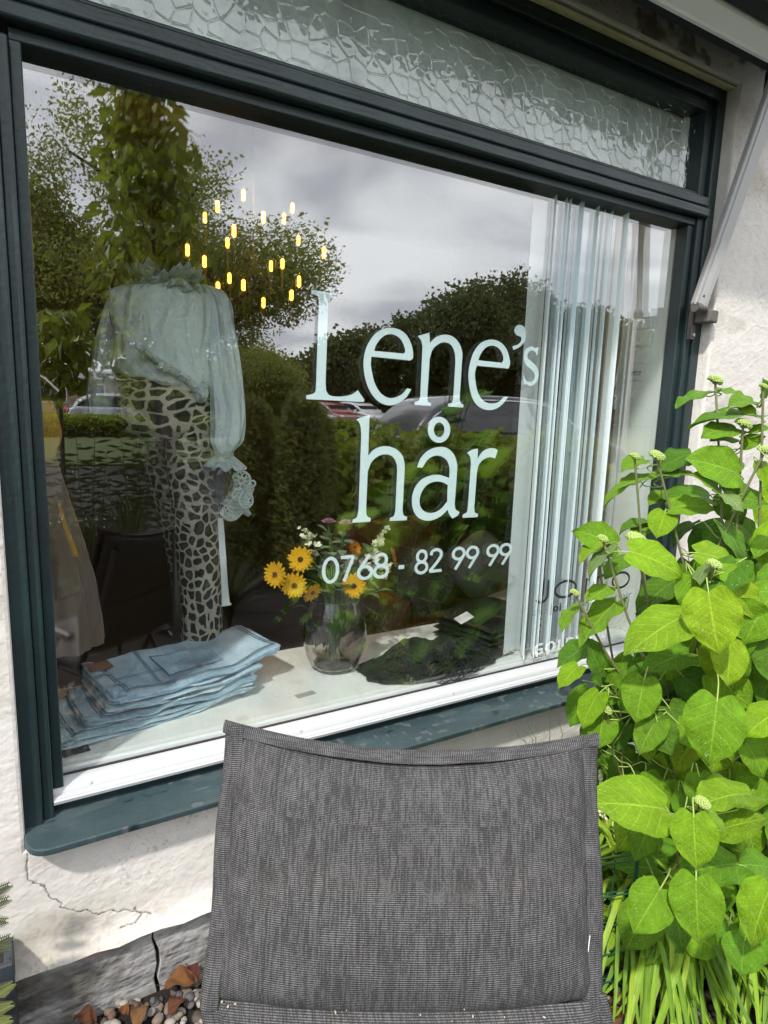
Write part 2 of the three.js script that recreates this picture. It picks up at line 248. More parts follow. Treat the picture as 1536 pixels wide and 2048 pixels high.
// ================================================================ the street behind the camera, seen mirrored in the pane
const leafTone = tex(256, 256, (u, v) => { const n = 0.75 + 0.4 * fbm(u * 8, v * 8, 8, 4, 3); return [n, n, n * 0.9]; }, true);
const leafMat = (name, r, g, b, through = 0.3) => phy({ name, color: lin(r, g, b), map: leafTone, transmission: through, thickness: 0, roughness: 0.95, ior: 1.3, side: THREE.DoubleSide });
const bark = std({ name: 'bark', color: lin(0.085, 0.068, 0.05), roughness: 0.95, bumpMap: rep(grain, 1, 3), bumpScale: 0.01 });
function leafletGeo(l, w, bend = 0.15) {        // one small leaf, base at the origin, along +x
  const g = new THREE.BufferGeometry(), p = [0, 0, 0, l * 0.45, w * 0.5, bend * l * 0.3, l, 0, -bend * l, l * 0.45, -w * 0.5, bend * l * 0.3, l * 0.5, 0, 0];
  g.setAttribute('position', new THREE.Float32BufferAttribute(p, 3)); g.setAttribute('uv', new THREE.Float32BufferAttribute([0, 0, 0.4, 1, 1, 0, 0.4, 0, 0.5, 0.5], 2));
  g.setIndex([0, 4, 1, 1, 4, 2, 2, 4, 3, 3, 4, 0]); g.computeVertexNormals(); return g;
}
function clusterGeo(n, spread, l, w, droop = 0) {
  const list = [];
  for (let i = 0; i < n; i++) { const g = leafletGeo(l * rr(0.7, 1.2), w * rr(0.7, 1.2)); g.applyMatrix4(new THREE.Matrix4().compose(new THREE.Vector3(rr(-1, 1), rr(-1, 1), rr(-1, 1)).multiplyScalar(spread), new THREE.Quaternion().setFromEuler(new THREE.Euler(rr(-1.2, 1.2), rr(0, 6.3), -droop + rr(-0.8, 0.8))), new THREE.Vector3(1, 1, 1))); list.push(g); }
  return join(list);
}
function scatter(name, geo, mat, points, parent, smin = 0.7, smax = 1.25, tint = 0.25) {
  const m = new THREE.InstancedMesh(geo, mat, points.length), q = new THREE.Quaternion(), s = new THREE.Vector3(), M = new THREE.Matrix4(), c = new THREE.Color();
  points.forEach((p, i) => { q.setFromEuler(new THREE.Euler(rr(-0.5, 0.5), rr(0, 6.3), rr(-0.5, 0.5))); s.setScalar(rr(smin, smax)); m.setMatrixAt(i, M.compose(p, q, s)); const k = 1 + rr(-tint, tint); c.setRGB(k * (1 + rr(-0.08, 0.12)), k, k * rr(0.8, 1.0)); m.setColorAt(i, c); });
  m.name = name; m.castShadow = m.receiveShadow = true; m.userData.kind = 'stuff'; parent.add(m); return m;
}
const inBall = () => { let v; do v = new THREE.Vector3(rr(-1, 1), rr(-1, 1), rr(-1, 1)); while (v.lengthSq() > 1); return v; };
// a tree: tapered trunk, limbs that fork, and leaf clumps round the ends of the limbs
function makeTree(label, x, z, o) {
  const t = thing('broadleaf_tree', label, 'tree', [x, o.y ?? 0, z]), wood = [], ends = [];
  const H = o.height, grow = (a, dir, len, r, level) => {
    const b = a.clone().addScaledVector(dir, len); wood.push(rod(a, b, r, r * 0.66, level > 2 ? 5 : 8));
    if (level >= o.levels) { ends.push(b); return; }
    if (level >= 1) ends.push(a.clone().lerp(b, 0.7));
    const n = level === 0 ? o.limbs : 3;
    for (let i = 0; i < n; i++) { const az = i / n * 6.283 + rr(0, 1.5), up = o.rise * rr(0.6, 1.3), d = new THREE.Vector3(Math.cos(az), up, Math.sin(az) * 0.9).normalize().lerp(dir, 0.3).normalize(); grow(a.clone().lerp(b, level === 0 ? rr(0.55, 1.0) : rr(0.6, 1)), d, len * (level === 0 ? o.spread : 0.66) * rr(0.8, 1.2), r * (level === 0 ? 0.5 : 0.62), level + 1); }
    if (level === 0) grow(b, new THREE.Vector3(rr(-0.1, 0.1), 1, rr(-0.1, 0.1)).normalize(), len * o.spread * 1.1, r * 0.62, 1);
  };
  grow(new THREE.Vector3(), new THREE.Vector3(0.02, 1, 0.03).normalize(), H * o.trunk, o.r, 0);
  mesh('trunk', wood, bark, t);
  const pts = []; for (const e of ends) for (let i = 0; i < o.per; i++) pts.push(e.clone().add(inBall().multiplyScalar(o.clump)).add(new THREE.Vector3(0, o.clump * 0.15, 0)));
  scatter('crown', o.geo, o.mat, pts, t, 0.7, 1.3); return t;
}
{
  rnd = mulberry(101);
  const small = clusterGeo(24, 0.26, 0.10, 0.042, 0.5), far = clusterGeo(14, 0.55, 0.34, 0.2, 0.3);
  const mMid = leafMat('ash_leaf', 0.27, 0.31, 0.08, 0.6), mDark = leafMat('dark_leaf', 0.11, 0.14, 0.055, 0.5), mBright = leafMat('young_leaf', 0.22, 0.28, 0.04, 0.55);
  makeTree('spreading broadleaf tree beyond the lawn, seen mirrored at the left of the pane', 2.9, 12.5, { height: 8.2, trunk: 0.34, levels: 3, limbs: 6, rise: 0.55, spread: 0.68, r: 0.17, per: 33, clump: 0.68, geo: small, mat: mMid });
  makeTree('tall thin broadleaf tree at the left edge of the mirrored lawn', 0.1, 13.5, { height: 7.8, trunk: 0.38, levels: 3, limbs: 4, rise: 0.9, spread: 0.45, r: 0.12, per: 30, clump: 0.6, geo: small, mat: mMid });
  // trees across the parking place, right half of the reflection
  const F = [[18.2, 36, 7.4, 'small round tree mirrored between the first two letters'], [27, 35, 13.2, 'tall dark tree mirrored behind the middle letters'], [33.5, 36, 15.0, 'tallest dark tree mirrored behind the blind'], [40, 36, 13.5, 'dark tree mirrored behind the bead chain'], [46.5, 37, 12.6, 'dark tree mirrored by the right edge of the pane'], [22.5, 40, 8.5, 'low dark tree mirrored under the first letters'], [14.5, 44, 5.0, 'low tree behind the mirrored parked cars'], [30, 42, 9.0, 'dark tree in the back row of the mirrored trees']];
  for (const [x, z, h, l] of F) makeTree(l, x, z, { y: 0.4, height: h, trunk: 0.20, levels: 3, limbs: 7, rise: 0.75, spread: 1.05, r: 0.2, per: 30, clump: h * 0.095, geo: far, mat: mDark });
  for (const [x, z, h, l] of [[1.0, 46, 4.4, 'bushy tree left of the low pale building'], [9.6, 50, 7.0, 'leafy tree right behind the low pale building'], [12.2, 48, 4.6, 'small tree beside the low pale building']]) makeTree(l, x, z, { height: h, trunk: 0.25, levels: 3, limbs: 6, rise: 0.6, spread: 0.75, r: 0.2, per: 24, clump: h * 0.11, geo: far, mat: mDark });
  { const t = thing('far_thicket', 'dark undergrowth below the far mirrored trees', 'undergrowth', [34, 0.3, 39]), pts = []; for (let i = 0; i < 5200; i++) { const x = rr(-20, 28); pts.push(new THREE.Vector3(x, Math.pow(rnd(), 0.8) * (2.4 + 2.2 * fbm(x * 0.3 + 30, 1, 0, 3, 4)), rr(-1.5, 4))); } scatter('leaves', far, mDark, pts, t); t.userData.kind = 'stuff'; }
  makeTree('dense low tree mirrored behind the right sleeve of the blouse', 6.3, 17, { height: 5.4, trunk: 0.18, levels: 3, limbs: 6, rise: 0.6, spread: 0.85, r: 0.12, per: 40, clump: 0.55, geo: small, mat: mMid });
  makeTree('dense low tree mirrored through the body of the blouse', 4.2, 18, { height: 5.0, trunk: 0.18, levels: 3, limbs: 6, rise: 0.6, spread: 0.85, r: 0.12, per: 40, clump: 0.55, geo: small, mat: mMid });
  // saplings in the bed in front of the shop
  const big = clusterGeo(7, 0.12, 0.15, 0.07, 0.9);
  const sapling = (label, x, z, h, w, y0, n) => { const t = thing('young_tree', label, 'young tree', [x, 0, z]), wood = [rod([0, 0, 0], [0.02, h * 0.96, 0], 0.028, 0.008)], pts = [];
    for (let i = 0; i < n; i++) { const v = Math.pow(rnd(), 0.85), yy = mixn(y0, h, v), ra = w * (0.35 + 0.65 * Math.sin(Math.min(1, (1 - v) * 1.5 + 0.12) * 1.57)) * Math.sqrt(rr(0.05, 1)), az = rr(0, 6.3), p = new THREE.Vector3(Math.cos(az) * ra, yy, Math.sin(az) * ra); pts.push(p); if (i % 9 === 0) wood.push(rod([0.01, yy - ra * 0.7, 0], p, 0.007, 0.003, 5)); }
    mesh('trunk', wood, bark, t); scatter('crown', big, mBright, pts, t, 0.7, 1.2); };
  sapling('tall slim young tree in the bed, mirrored above the blouse', 1.06, 4.0, 3.8, 0.34, 1.5, 250);
  sapling('small young tree mirrored at the left frame', 0.33, 4.0, 2.0, 0.26, 1.45, 70);
  // hedge-like clipped conifers and the leafy bushes
  const scaleLeaf = clusterGeo(12, 0.06, 0.06, 0.026, -0.9), bushLeaf = clusterGeo(7, 0.10, 0.13, 0.085, 0.5);
  const mThuja = leafMat('conifer_green', 0.24, 0.27, 0.09, 0.55), mBush = leafMat('bush_green', 0.24, 0.31, 0.045, 0.55);
  const conifer = (label, x, z, h, w) => { const t = thing('column_conifer', label, 'conifer', [x, 0, z]), pts = []; for (let i = 0; i < 900; i++) { const v = rnd(), az = rr(0, 6.3), ra = w * Math.pow(1 - v, 0.35) * Math.sqrt(rr(0.5, 1)); pts.push(new THREE.Vector3(Math.cos(az) * ra, 0.05 + v * h, Math.sin(az) * ra)); } mesh('trunk', rod([0, 0, 0], [0, h * 0.9, 0], 0.03, 0.01), bark, t); scatter('foliage', scaleLeaf, mThuja, pts, t); };
  conifer('clipped column conifer mirrored left of the telephone number', 1.95, 3.0, 1.36, 0.22); conifer('slimmer clipped conifer mirrored behind the flowers', 1.66, 3.3, 1.33, 0.20); conifer('clipped conifer farther along the mirrored bed', 2.28, 3.5, 1.25, 0.2);
  const bush = (label, x, z, h, w, n, mat = mBush) => { const t = thing('leafy_bush', label, 'bush', [x, 0, z]), pts = [], wood = []; for (let i = 0; i < n; i++) { const v = inBall(); v.multiplyScalar(0.55 + 0.45 / Math.max(0.4, v.length()) * v.length()); pts.push(new THREE.Vector3(v.x * w, h * 0.52 + v.y * h * 0.48, v.z * w)); } for (let i = 0; i < 12; i++) wood.push(rod([rr(-0.1, 0.1), 0, rr(-0.1, 0.1)], [rr(-0.6, 0.6) * w, h * 0.8, rr(-0.6, 0.6) * w], 0.01, 0.005, 5)); mesh('stem', wood, bark, t); scatter('foliage', bushLeaf, mat, pts, t); };
  const B = [[2.6, 4.2, 1.1, 0.55, 'first'], [3.4, 4.4, 1.12, 0.6, 'second'], [4.3, 4.5, 1.1, 0.6, 'third'], [5.2, 4.4, 1.05, 0.6, 'fourth'], [6.2, 4.5, 1.1, 0.7, 'fifth']];
  for (const [x, z, h, w, l] of B) bush(l + ' leafy green bush in the mirrored bed, counted from the conifers', x, z, h, w, 420);
  { const t = thing('clipped_hedge', 'long low clipped hedge along the far side of the mirrored lawn', 'hedge', [7, 0, 22.6]), pts = []; const hg = clusterGeo(9, 0.14, 0.16, 0.09, 0.3); for (let i = 0; i < 4200; i++) pts.push(new THREE.Vector3(rr(-11, 13), Math.sqrt(rr(0.01, 1)) * 0.62, rr(-0.35, 0.35))); mesh('core', box(-11, 13, 0, 0.50, -0.28, 0.28, 0.1), std({ name: 'hedge_wood', color: lin(0.02, 0.028, 0.01), roughness: 1 }), t); scatter('foliage', hg, mBush, pts, t); }
  // dark tufted perennials at the left of the bed
  const blade = (n, h, spread, w) => { const list = []; for (let i = 0; i < n; i++) { const az = rr(0, 6.3), l = h * rr(0.6, 1.1), sp = spread * rr(0.3, 1), wx = w * rr(0.7, 1.3); list.push(surf(1, 5, (u, v) => { const k = (u - 0.5) * wx * (1 - v * 0.92), r = sp * v * v; return [Math.cos(az) * r - Math.sin(az) * k, l * v * (1 - 0.35 * v), Math.sin(az) * r + Math.cos(az) * k]; })); } return join(list); };
  const mTuft = leafMat('tuft_green', 0.05, 0.065, 0.028, 0.3);
  for (const [x, z, h, l] of [[0.35, 2.6, 0.85, 'nearest the left frame'], [0.65, 2.9, 0.95, 'under the slim young tree'], [0.95, 2.7, 0.9, 'left of the leopard trousers'], [0.5, 3.5, 0.8, 'in the second row of the bed'], [1.2, 3.4, 0.7, 'behind the leopard trousers'], [0.2, 3.2, 0.9, 'beside the tulle dress'], [0.8, 3.7, 0.95, 'in the back row, right of the slim young tree'], [0.45, 2.0, 0.6, 'lowest, above the jeans'], [1.1, 2.1, 0.55, 'low beside the white ribbon']]) { const t = thing('tufted_plant', 'dark tuft of narrow leaves mirrored ' + l, 'plant', [x, 0, z]); mesh('blades', blade(150, h * 1.15, 0.42, 0.016), mTuft, t).userData.kind = 'stuff'; }
}
{
  rnd = mulberry(131); const mP = leafMat('perennial_green', 0.055, 0.075, 0.03, 0.35), st = std({ name: 'perennial_stem', color: lin(0.06, 0.07, 0.03), roughness: 0.9 });
  for (const [x, z, h, l] of [[0.25, 3.6, 1.15, 'leftmost of the tall mirrored perennials'], [0.48, 3.9, 1.2, 'second of the tall mirrored perennials from the left'], [0.72, 3.4, 1.05, 'third of the tall mirrored perennials from the left'], [0.92, 4.2, 1.2, 'tall perennial mirrored right of the slim trunk'], [1.12, 3.7, 1.05, 'tall perennial mirrored left of the leopard trousers'], [1.32, 4.1, 1.15, 'tall perennial mirrored behind the leopard trousers'], [0.38, 2.7, 0.75, 'nearer perennial mirrored under the grey road'], [0.75, 2.4, 0.6, 'near perennial with whorled leaves mirrored over the dark platform']]) {
    const t = thing('leafy_perennial', l, 'plant', [x, 0, z]), wood = [], lv = [];
    for (let k = 0; k < 6; k++) { const ax = rr(-0.16, 0.16), az = rr(-0.12, 0.12), hh = h * rr(0.75, 1.05); wood.push(rod([ax * 0.4, 0, az * 0.4], [ax, hh, az], 0.005, 0.002, 5)); for (let i = 0; i < 22; i++) { const v = 0.25 + 0.75 * i / 21, g = leafletGeo(rr(0.13, 0.20) * (1.1 - 0.4 * v), 0.024, 0.22); g.rotateZ(rr(-0.35, 0.25)); g.rotateY(i * 2.4 + k); g.translate(ax * mixn(0.4, 1, v), hh * v, az * mixn(0.4, 1, v)); lv.push(g); } }
    mesh('stem', wood, st, t); mesh('leaves', lv, mP, t).userData.kind = 'stuff';
  }
}
// ---------------------------------------------------------------- ground, road, lawn
{
  const gm = (name, r, g, b, s, amp, seed) => std({ name, color: lin(r, g, b), roughness: 0.95, map: tex(512, 512, (u, v) => { const n = 1 - amp + 2 * amp * (0.5 * fbm(u * 8, v * 8, 8, 5, seed) + 0.5 * vnoise(u * 120, v * 120, 120, seed + 3)); return [n * 0.72, n * 0.72, n * 0.72]; }, true), bumpMap: rep(grain, s), bumpScale: 0.01 });
  const sheet = (name, x0, x1, z0, z1, y, m) => struct(name, metricUV(new THREE.PlaneGeometry(x1 - x0, z1 - z0).rotateX(-Math.PI / 2).translate((x0 + x1) / 2, y, (z0 + z1) / 2).toNonIndexed()), m);
  const grassM = gm('grass_ground', 0.13, 0.19, 0.042, 1, 0.35, 5), road = gm('asphalt', 0.055, 0.055, 0.058, 2, 0.2, 6), soil = gm('bark_mulch', 0.022, 0.014, 0.010, 4, 0.5, 8), pave = gm('paving', 0.07, 0.068, 0.065, 1, 0.2, 9);
  struct('ground', metricUV(new THREE.PlaneGeometry(900, 900).rotateX(-Math.PI / 2).translate(0, -0.03, 0).toNonIndexed()), grassM);
  sheet('soil_bed', -6, 9, 0, 4.9, -0.012, soil);
  sheet('pavement', -40, 60, 5.0, 6.1, 0.0, pave);
  struct('kerb', box(-40, 60, -0.1, 0.012, 6.1, 6.24, 0.02), std({ name: 'kerbstone', color: lin(0.15, 0.15, 0.145), roughness: 0.9 }));
  sheet('road', -40, 60, 6.24, 12.4, -0.02, road);
  sheet('lawn', -40, 60, 12.6, 23, 0.0, grassM);
  sheet('parking_place', -40, 80, 23.5, 39, 0.004, road);
  sheet('far_bank', -60, 120, 34, 60, 0.35, gm('bank_grass', 0.05, 0.075, 0.02, 1, 0.3, 15));
}
// ---------------------------------------------------------------- cars
const carGlass = phy({ name: 'car_window', color: lin(0.03, 0.035, 0.04), roughness: 0.03, metalness: 0, ior: 1.9 });
const tyreM = std({ name: 'tyre', color: lin(0.02, 0.02, 0.02), roughness: 0.8 }), rimM = std({ name: 'rim', color: lin(0.5, 0.5, 0.52), metalness: 0.9, roughness: 0.3 }), chrome = std({ name: 'chrome_trim', color: lin(0.85, 0.86, 0.88), metalness: 1, roughness: 0.12 });
const lampM = phy({ name: 'headlight_glass', color: lin(0.7, 0.72, 0.75), roughness: 0.1, clearcoat: 1 }), tailM = phy({ name: 'tail_light', color: lin(0.4, 0.02, 0.02), roughness: 0.2, clearcoat: 1 });
function makeCar(label, color, x, z, turn, L = 4.4, group, tall = 1.48) {
  const c = thing('parked_car', label, 'car', [x, 0, z], turn, group), k = L / 4.4, W = 0.88;
  const paintC = phy({ name: 'car_paint', color, roughness: 0.35, clearcoat: 1, clearcoatRoughness: 0.03 });
  const lower = new THREE.Shape(); lower.moveTo(-2.18 * k, 0.3); lower.lineTo(-2.2 * k, 0.62); lower.quadraticCurveTo(-2.18 * k, 0.9, -1.9 * k, 0.96); lower.lineTo(1.05 * k, 0.98); lower.quadraticCurveTo(1.9 * k, 0.86, 2.14 * k, 0.68); lower.quadraticCurveTo(2.22 * k, 0.5, 2.16 * k, 0.28); lower.lineTo(1.72 * k, 0.28); lower.absarc(1.36 * k, 0.3, 0.36, 0, Math.PI, false); lower.lineTo(-0.98 * k, 0.24); lower.absarc(-1.34 * k, 0.3, 0.36, 0, Math.PI, false); lower.closePath();
  const ex = (s, w, b) => { const g = new THREE.ExtrudeGeometry(s, { depth: 2 * w - 2 * b, bevelEnabled: true, bevelSize: b, bevelThickness: b, bevelSegments: 4, bevelOffset: -b, curveSegments: 10 }); g.translate(0, 0, -w + b); return toCreasedNormals(g, 0.6); };
  const cab = (d) => { const s = new THREE.Shape(); s.moveTo(-2.0 * k + d, 0.94 + d * 0.2); s.quadraticCurveTo(-1.75 * k + d, tall - 0.05 - d, -1.0 * k, tall - d); s.quadraticCurveTo(0.0, tall + 0.03 - d, 0.35 * k, tall - 0.06 - d); s.quadraticCurveTo(0.9 * k - d, tall - 0.3, 1.28 * k - d * 1.6, 0.94 + d * 0.2); s.closePath(); return s; };
  mesh('body', [ex(lower, W, 0.09), ex(cab(0), 0.74, 0.10)], paintC, c);
  const win = mesh('side_window', [ex(cab(0.085), 0.752, 0.03)], carGlass, c);
  for (const s of [-1, 1]) {
    const line = cab(0.08).getPoints(12).map((p) => new THREE.Vector3(p.x, p.y, s * 0.745)); mesh('window_trim', tube(line, 0.020, 60, 5, true), chrome, c);
    for (const px of [1.36 * k, -1.34 * k]) { const w = mesh('wheel', new THREE.TorusGeometry(0.24, 0.085, 10, 28).translate(0, 0, 0), tyreM, c); w.position.set(px, 0.315, s * (W - 0.1)); mesh('rim', [new THREE.CylinderGeometry(0.19, 0.17, 0.1, 20).rotateX(Math.PI / 2), new THREE.TorusGeometry(0.18, 0.015, 6, 24)], rimM, w); }
    mesh('headlight', new THREE.SphereGeometry(1, 16, 10).scale(0.14, 0.07, 0.16).translate(2.05 * k, 0.70, s * 0.62), lampM, c);
    mesh('tail_light', new THREE.SphereGeometry(1, 16, 10).scale(0.06, 0.12, 0.12).translate(-2.17 * k, 0.78, s * 0.68), tailM, c);
    mesh('mirror', new THREE.SphereGeometry(1, 14, 10).scale(0.07, 0.07, 0.12).translate(0.85 * k, 1.02, s * 0.95), paintC, c);
    mesh('door_handle', box(-0.45 * k - 0.09, -0.45 * k + 0.09, 0.84, 0.865, s * W - 0.01, s * W + 0.02, 0.005), chrome, c);
  }
  mesh('windscreen', box(0.62 * k, 1.0 * k, 1.0, 1.3, -0.62, 0.62, 0.02), carGlass, c).scale.set(0.98, 1, 1);
  return c;
}
makeCar('dark grey estate car with bright window trim, mirrored large behind the lettering', lin(0.045, 0.048, 0.055), 7.6, 7.3, 0.02, 4.9, undefined, 1.60);
makeCar('white hatchback mirrored small below the second letter', lin(0.75, 0.76, 0.77), 17.5, 21.5, 0.25, 4.2);
makeCar('silver saloon mirrored before the low building, behind the blouse', lin(0.45, 0.46, 0.48), 4.2, 26.5, 0.0, 4.6);
[[11.2, 29.5, lin(0.05, 0.06, 0.08), 'dark blue car, leftmost in the mirrored row right of the sleeve'], [13.4, 30.2, lin(0.3, 0.31, 0.33), 'grey car in the mirrored row, second from the sleeve'], [15.4, 31, lin(0.25, 0.03, 0.03), 'red car in the mirrored row by the first letter'], [17.6, 31.6, lin(0.7, 0.7, 0.7), 'white car in the mirrored row behind the first letter']].forEach(([x, z, c, l]) => makeCar(l, c, x, z, 1.35, 4.2));
// ---------------------------------------------------------------- low building, street lamps
{
  const b = thing('low_building', 'low pale building with a flat white fascia beyond the mirrored cars', 'building', [0, 0, 0]);
  const wall = std({ name: 'pale_brick', color: lin(0.42, 0.33, 0.27), roughness: 0.9, map: rep(leafTone, 0.5) }), fas = std({ name: 'white_fascia', color: lin(0.78, 0.78, 0.76), roughness: 0.6 });
  mesh('wall', box(-8, 8.2, 0, 2.35, 41, 50, 0.02), wall, b); mesh('roof', box(-8.4, 8.7, 2.35, 2.85, 40.6, 50.4, 0.03), fas, b);
  for (let i = 0; i < 7; i++) { const x = -6.8 + i * 2.1, w = mesh('window', box(x, x + 1.3, 0.95, 2.0, 40.95, 41.02, 0.01), carGlass, b); mesh('frame', [box(x - 0.06, x, 0.9, 2.06, 40.92, 41.01, 0.005), box(x + 1.3, x + 1.36, 0.9, 2.06, 40.92, 41.01, 0.005), box(x, x + 1.3, 2.0, 2.06, 40.92, 41.01, 0.005), box(x, x + 1.3, 0.9, 0.95, 40.92, 41.01, 0.005)], fas, w); }
  const pole = std({ name: 'galvanised_pole', color: lin(0.5, 0.5, 0.48), metalness: 0.3, roughness: 0.5 });
  for (const [x, z, h, l] of [[20.4, 15, 8.4, 'tall grey street lamp mirrored beside the bead chain'], [17.9, 15, 9.6, 'thin grey street lamp mirrored among the blind vanes']]) {
    const s = thing('street_lamp', l, 'street lamp', [x, 0, z]); mesh('pole', rod([0, 0, 0], [0, h, 0], 0.10, 0.055, 14), pole, s);
    mesh('arm', tube([[0, h - 0.05, 0], [0.12, h + 0.12, 0], [0.5, h + 0.16, 0]], 0.035, 12), pole, s); const hd = new THREE.SphereGeometry(1, 16, 10).scale(0.36, 0.09, 0.14); mesh('lamp_head', hd.translate(0.75, h + 0.14, 0), pole, s);
  }
}
// ================================================================ the vinyl lettering on the pane
const vinyl = phy({ name: 'white_vinyl', color: lin(0.66, 0.80, 0.81), roughness: 0.6, transmission: 0.25, thickness: 0, ior: 1.2 });
const LZ = -0.1035;
// outlines: [x, y] pixels of a magnified view, a third value 1 marks a corner; smooth in between
function outline(list, f) {
  const n = list.length, c = list.findIndex((p) => p[2]), pts = [];
  const seq = []; for (let i = 0; i < n; i++) seq.push(list[(i + Math.max(c, 0)) % n]);
  if (c < 0) return new THREE.CatmullRomCurve3(seq.map((p) => f(p[0], p[1])), true, 'centripetal').getPoints(40).slice(0, -1).map((p) => new THREE.Vector2(p.x, p.y));
  seq.push(seq[0]); let run = [seq[0]];
  for (let i = 1; i < seq.length; i++) { run.push(seq[i]); if (seq[i][2]) { const v = run.map((p) => f(p[0], p[1])); if (v.length === 2) pts.push(v[0]); else pts.push(...new THREE.CatmullRomCurve3(v, false, 'centripetal').getPoints(v.length * 6).slice(0, -1)); run = [seq[i]]; } }
  return pts.map((p) => new THREE.Vector2(p.x, p.y));
}
const view = (ox, oy, s) => (x, y) => at(ox + x / s, oy + y / s, LZ);
const R1 = view(600, 560, 6.4), R2 = view(800, 640, 5.12), R3 = view(690, 820, 4.8), R5 = view(520, 960, 2.648), R7 = view(940, 740, 2.577);
function letter(name, f, outer, holes = [], mat = vinyl) {
  const s = new THREE.Shape(outline(outer, f)); for (const h of holes) s.holes.push(new THREE.Path(outline(h, f)));
  const g = new THREE.ExtrudeGeometry(s, { depth: 0.0006, bevelEnabled: false, curveSegments: 4 }); g.translate(0, 0, LZ); return mesh(name, g, mat, glassPane);
}
letter('letter_l', R1, [[145, 122, 1], [465, 178, 1], [460, 232, 1], [385, 222], [362, 250, 1], [327, 1310, 1], [337, 1420], [372, 1470], [450, 1490], [560, 1488], [660, 1465], [740, 1412, 1], [825, 1535, 1], [813, 1562, 1], [80, 1525, 1], [82, 1475, 1], [150, 1462], [192, 1435], [207, 1310, 1], [241, 262, 1], [228, 208], [196, 192], [145, 176, 1]]);
letter('letter_e', R1, [[1370, 1388, 1], [1425, 1398, 1], [1360, 1500], [1260, 1575], [1140, 1605], [1010, 1560], [910, 1450], [845, 1300], [812, 1100], [825, 950], [870, 820], [960, 690], [1060, 630], [1160, 612], [1280, 640], [1370, 715], [1425, 830], [1447, 950], [1438, 1010], [1405, 1030, 1], [912, 980, 1], [905, 1060], [920, 1180], [960, 1330], [1030, 1445], [1120, 1505], [1200, 1508], [1300, 1465]], [[[950, 908, 1], [965, 850], [1020, 765], [1100, 703], [1190, 697], [1280, 750], [1330, 840], [1345, 920], [1325, 942, 1]]]);
letter('letter_n', R2, [[180, 165, 1], [300, 130, 1], [305, 235, 1], [370, 175], [450, 150], [530, 165], [600, 230], [636, 330], [632, 460, 1], [610, 800, 1], [620, 850], [650, 868, 1], [645, 896, 1], [490, 886, 1], [492, 858, 1], [530, 845], [545, 800, 1], [567, 430, 1], [558, 330], [520, 255], [450, 228], [380, 255], [330, 310], [303, 400, 1], [278, 800, 1], [288, 838], [318, 852, 1], [315, 880, 1], [150, 868, 1], [150, 838, 1], [193, 822], [207, 780, 1], [230, 270, 1], [215, 210]]);
letter('letter_e', R2, [[1065, 785, 1], [1105, 788, 1], [1060, 850], [990, 905], [900, 922], [810, 890], [750, 820], [715, 710], [700, 570], [715, 450], [760, 320], [830, 235], [930, 200], [1030, 230], [1090, 300], [1120, 390], [1126, 450], [1110, 498, 1], [785, 468, 1], [768, 540], [775, 650], [800, 750], [850, 825], [930, 855], [1010, 838]], [[[800, 412, 1], [820, 360], [870, 290], [940, 262], [1010, 290], [1048, 350], [1058, 405], [1043, 438, 1]]]);
letter('apostrophe', R2, [[1215, 50], [1178, 78], [1172, 125], [1200, 158], [1238, 175], [1240, 210], [1215, 245], [1150, 270, 1], [1160, 308, 1], [1225, 275], [1275, 215], [1288, 140], [1270, 72]]);
letter('letter_s', R2, [[1420, 280, 1], [1402, 375, 1], [1385, 330], [1345, 312], [1310, 335], [1305, 385], [1345, 425], [1400, 480], [1418, 560], [1395, 640], [1335, 675], [1285, 655], [1262, 665, 1], [1262, 550, 1], [1285, 610], [1325, 635], [1365, 620], [1378, 565], [1345, 510], [1290, 460], [1265, 385], [1285, 305], [1340, 272], [1385, 285]]);
letter('letter_h', R3, [[108, 92, 1], [170, 65], [235, 50, 1], [222, 440, 1], [280, 378], [380, 347], [480, 370], [545, 430], [572, 520], [570, 600, 1], [552, 960, 1], [562, 1010], [597, 1025, 1], [590, 1058, 1], [427, 1065, 1], [432, 1035, 1], [468, 1018], [484, 960, 1], [500, 600, 1], [494, 520], [460, 452], [400, 425], [325, 440], [255, 500], [218, 590, 1], [202, 950, 1], [210, 1015], [248, 1040, 1], [243, 1072, 1], [70, 1082, 1], [75, 1052, 1], [112, 1032], [130, 960, 1], [156, 240, 1], [148, 155], [130, 112]]);
letter('letter_a', R3, [[692, 550, 1], [725, 465], [790, 395], [880, 358], [970, 362], [1040, 420], [1075, 520], [1072, 640, 1], [1052, 900, 1], [1062, 955], [1098, 978, 1], [1085, 1008], [1030, 1042, 1], [1000, 1000], [985, 955, 1], [930, 1010], [860, 1050], [780, 1062], [700, 1030], [655, 960], [642, 860], [665, 760], [720, 680], [800, 635], [900, 622], [1000, 652, 1], [1003, 560], [980, 490], [930, 448], [870, 438], [800, 470], [742, 553, 1]], [[[986, 722, 1], [930, 692], [850, 690], [780, 725], [730, 800], [715, 880], [730, 940], [775, 980], [850, 985], [920, 950], [980, 880, 1]]]);
const ringPts = (cx, cy, rx, ry, n = 12) => Array.from({ length: n }, (_, i) => [cx + rx * Math.cos(i / n * 6.2832), cy + ry * Math.sin(i / n * 6.2832)]);
letter('letter_ring', R3, ringPts(902, 190, 108, 125), [ringPts(903, 190, 51, 71)]);
letter('letter_r', R3, [[1170, 412, 1], [1220, 382], [1275, 370, 1], [1272, 468, 1], [1320, 400], [1390, 367], [1440, 370], [1465, 388, 1], [1440, 465, 1], [1390, 452], [1330, 475], [1285, 525], [1265, 600, 1], [1240, 940, 1], [1247, 983], [1278, 998, 1], [1272, 1028, 1], [1128, 1035, 1], [1130, 1005, 1], [1168, 982], [1180, 920, 1], [1208, 520, 1], [1205, 470], [1190, 430]]);
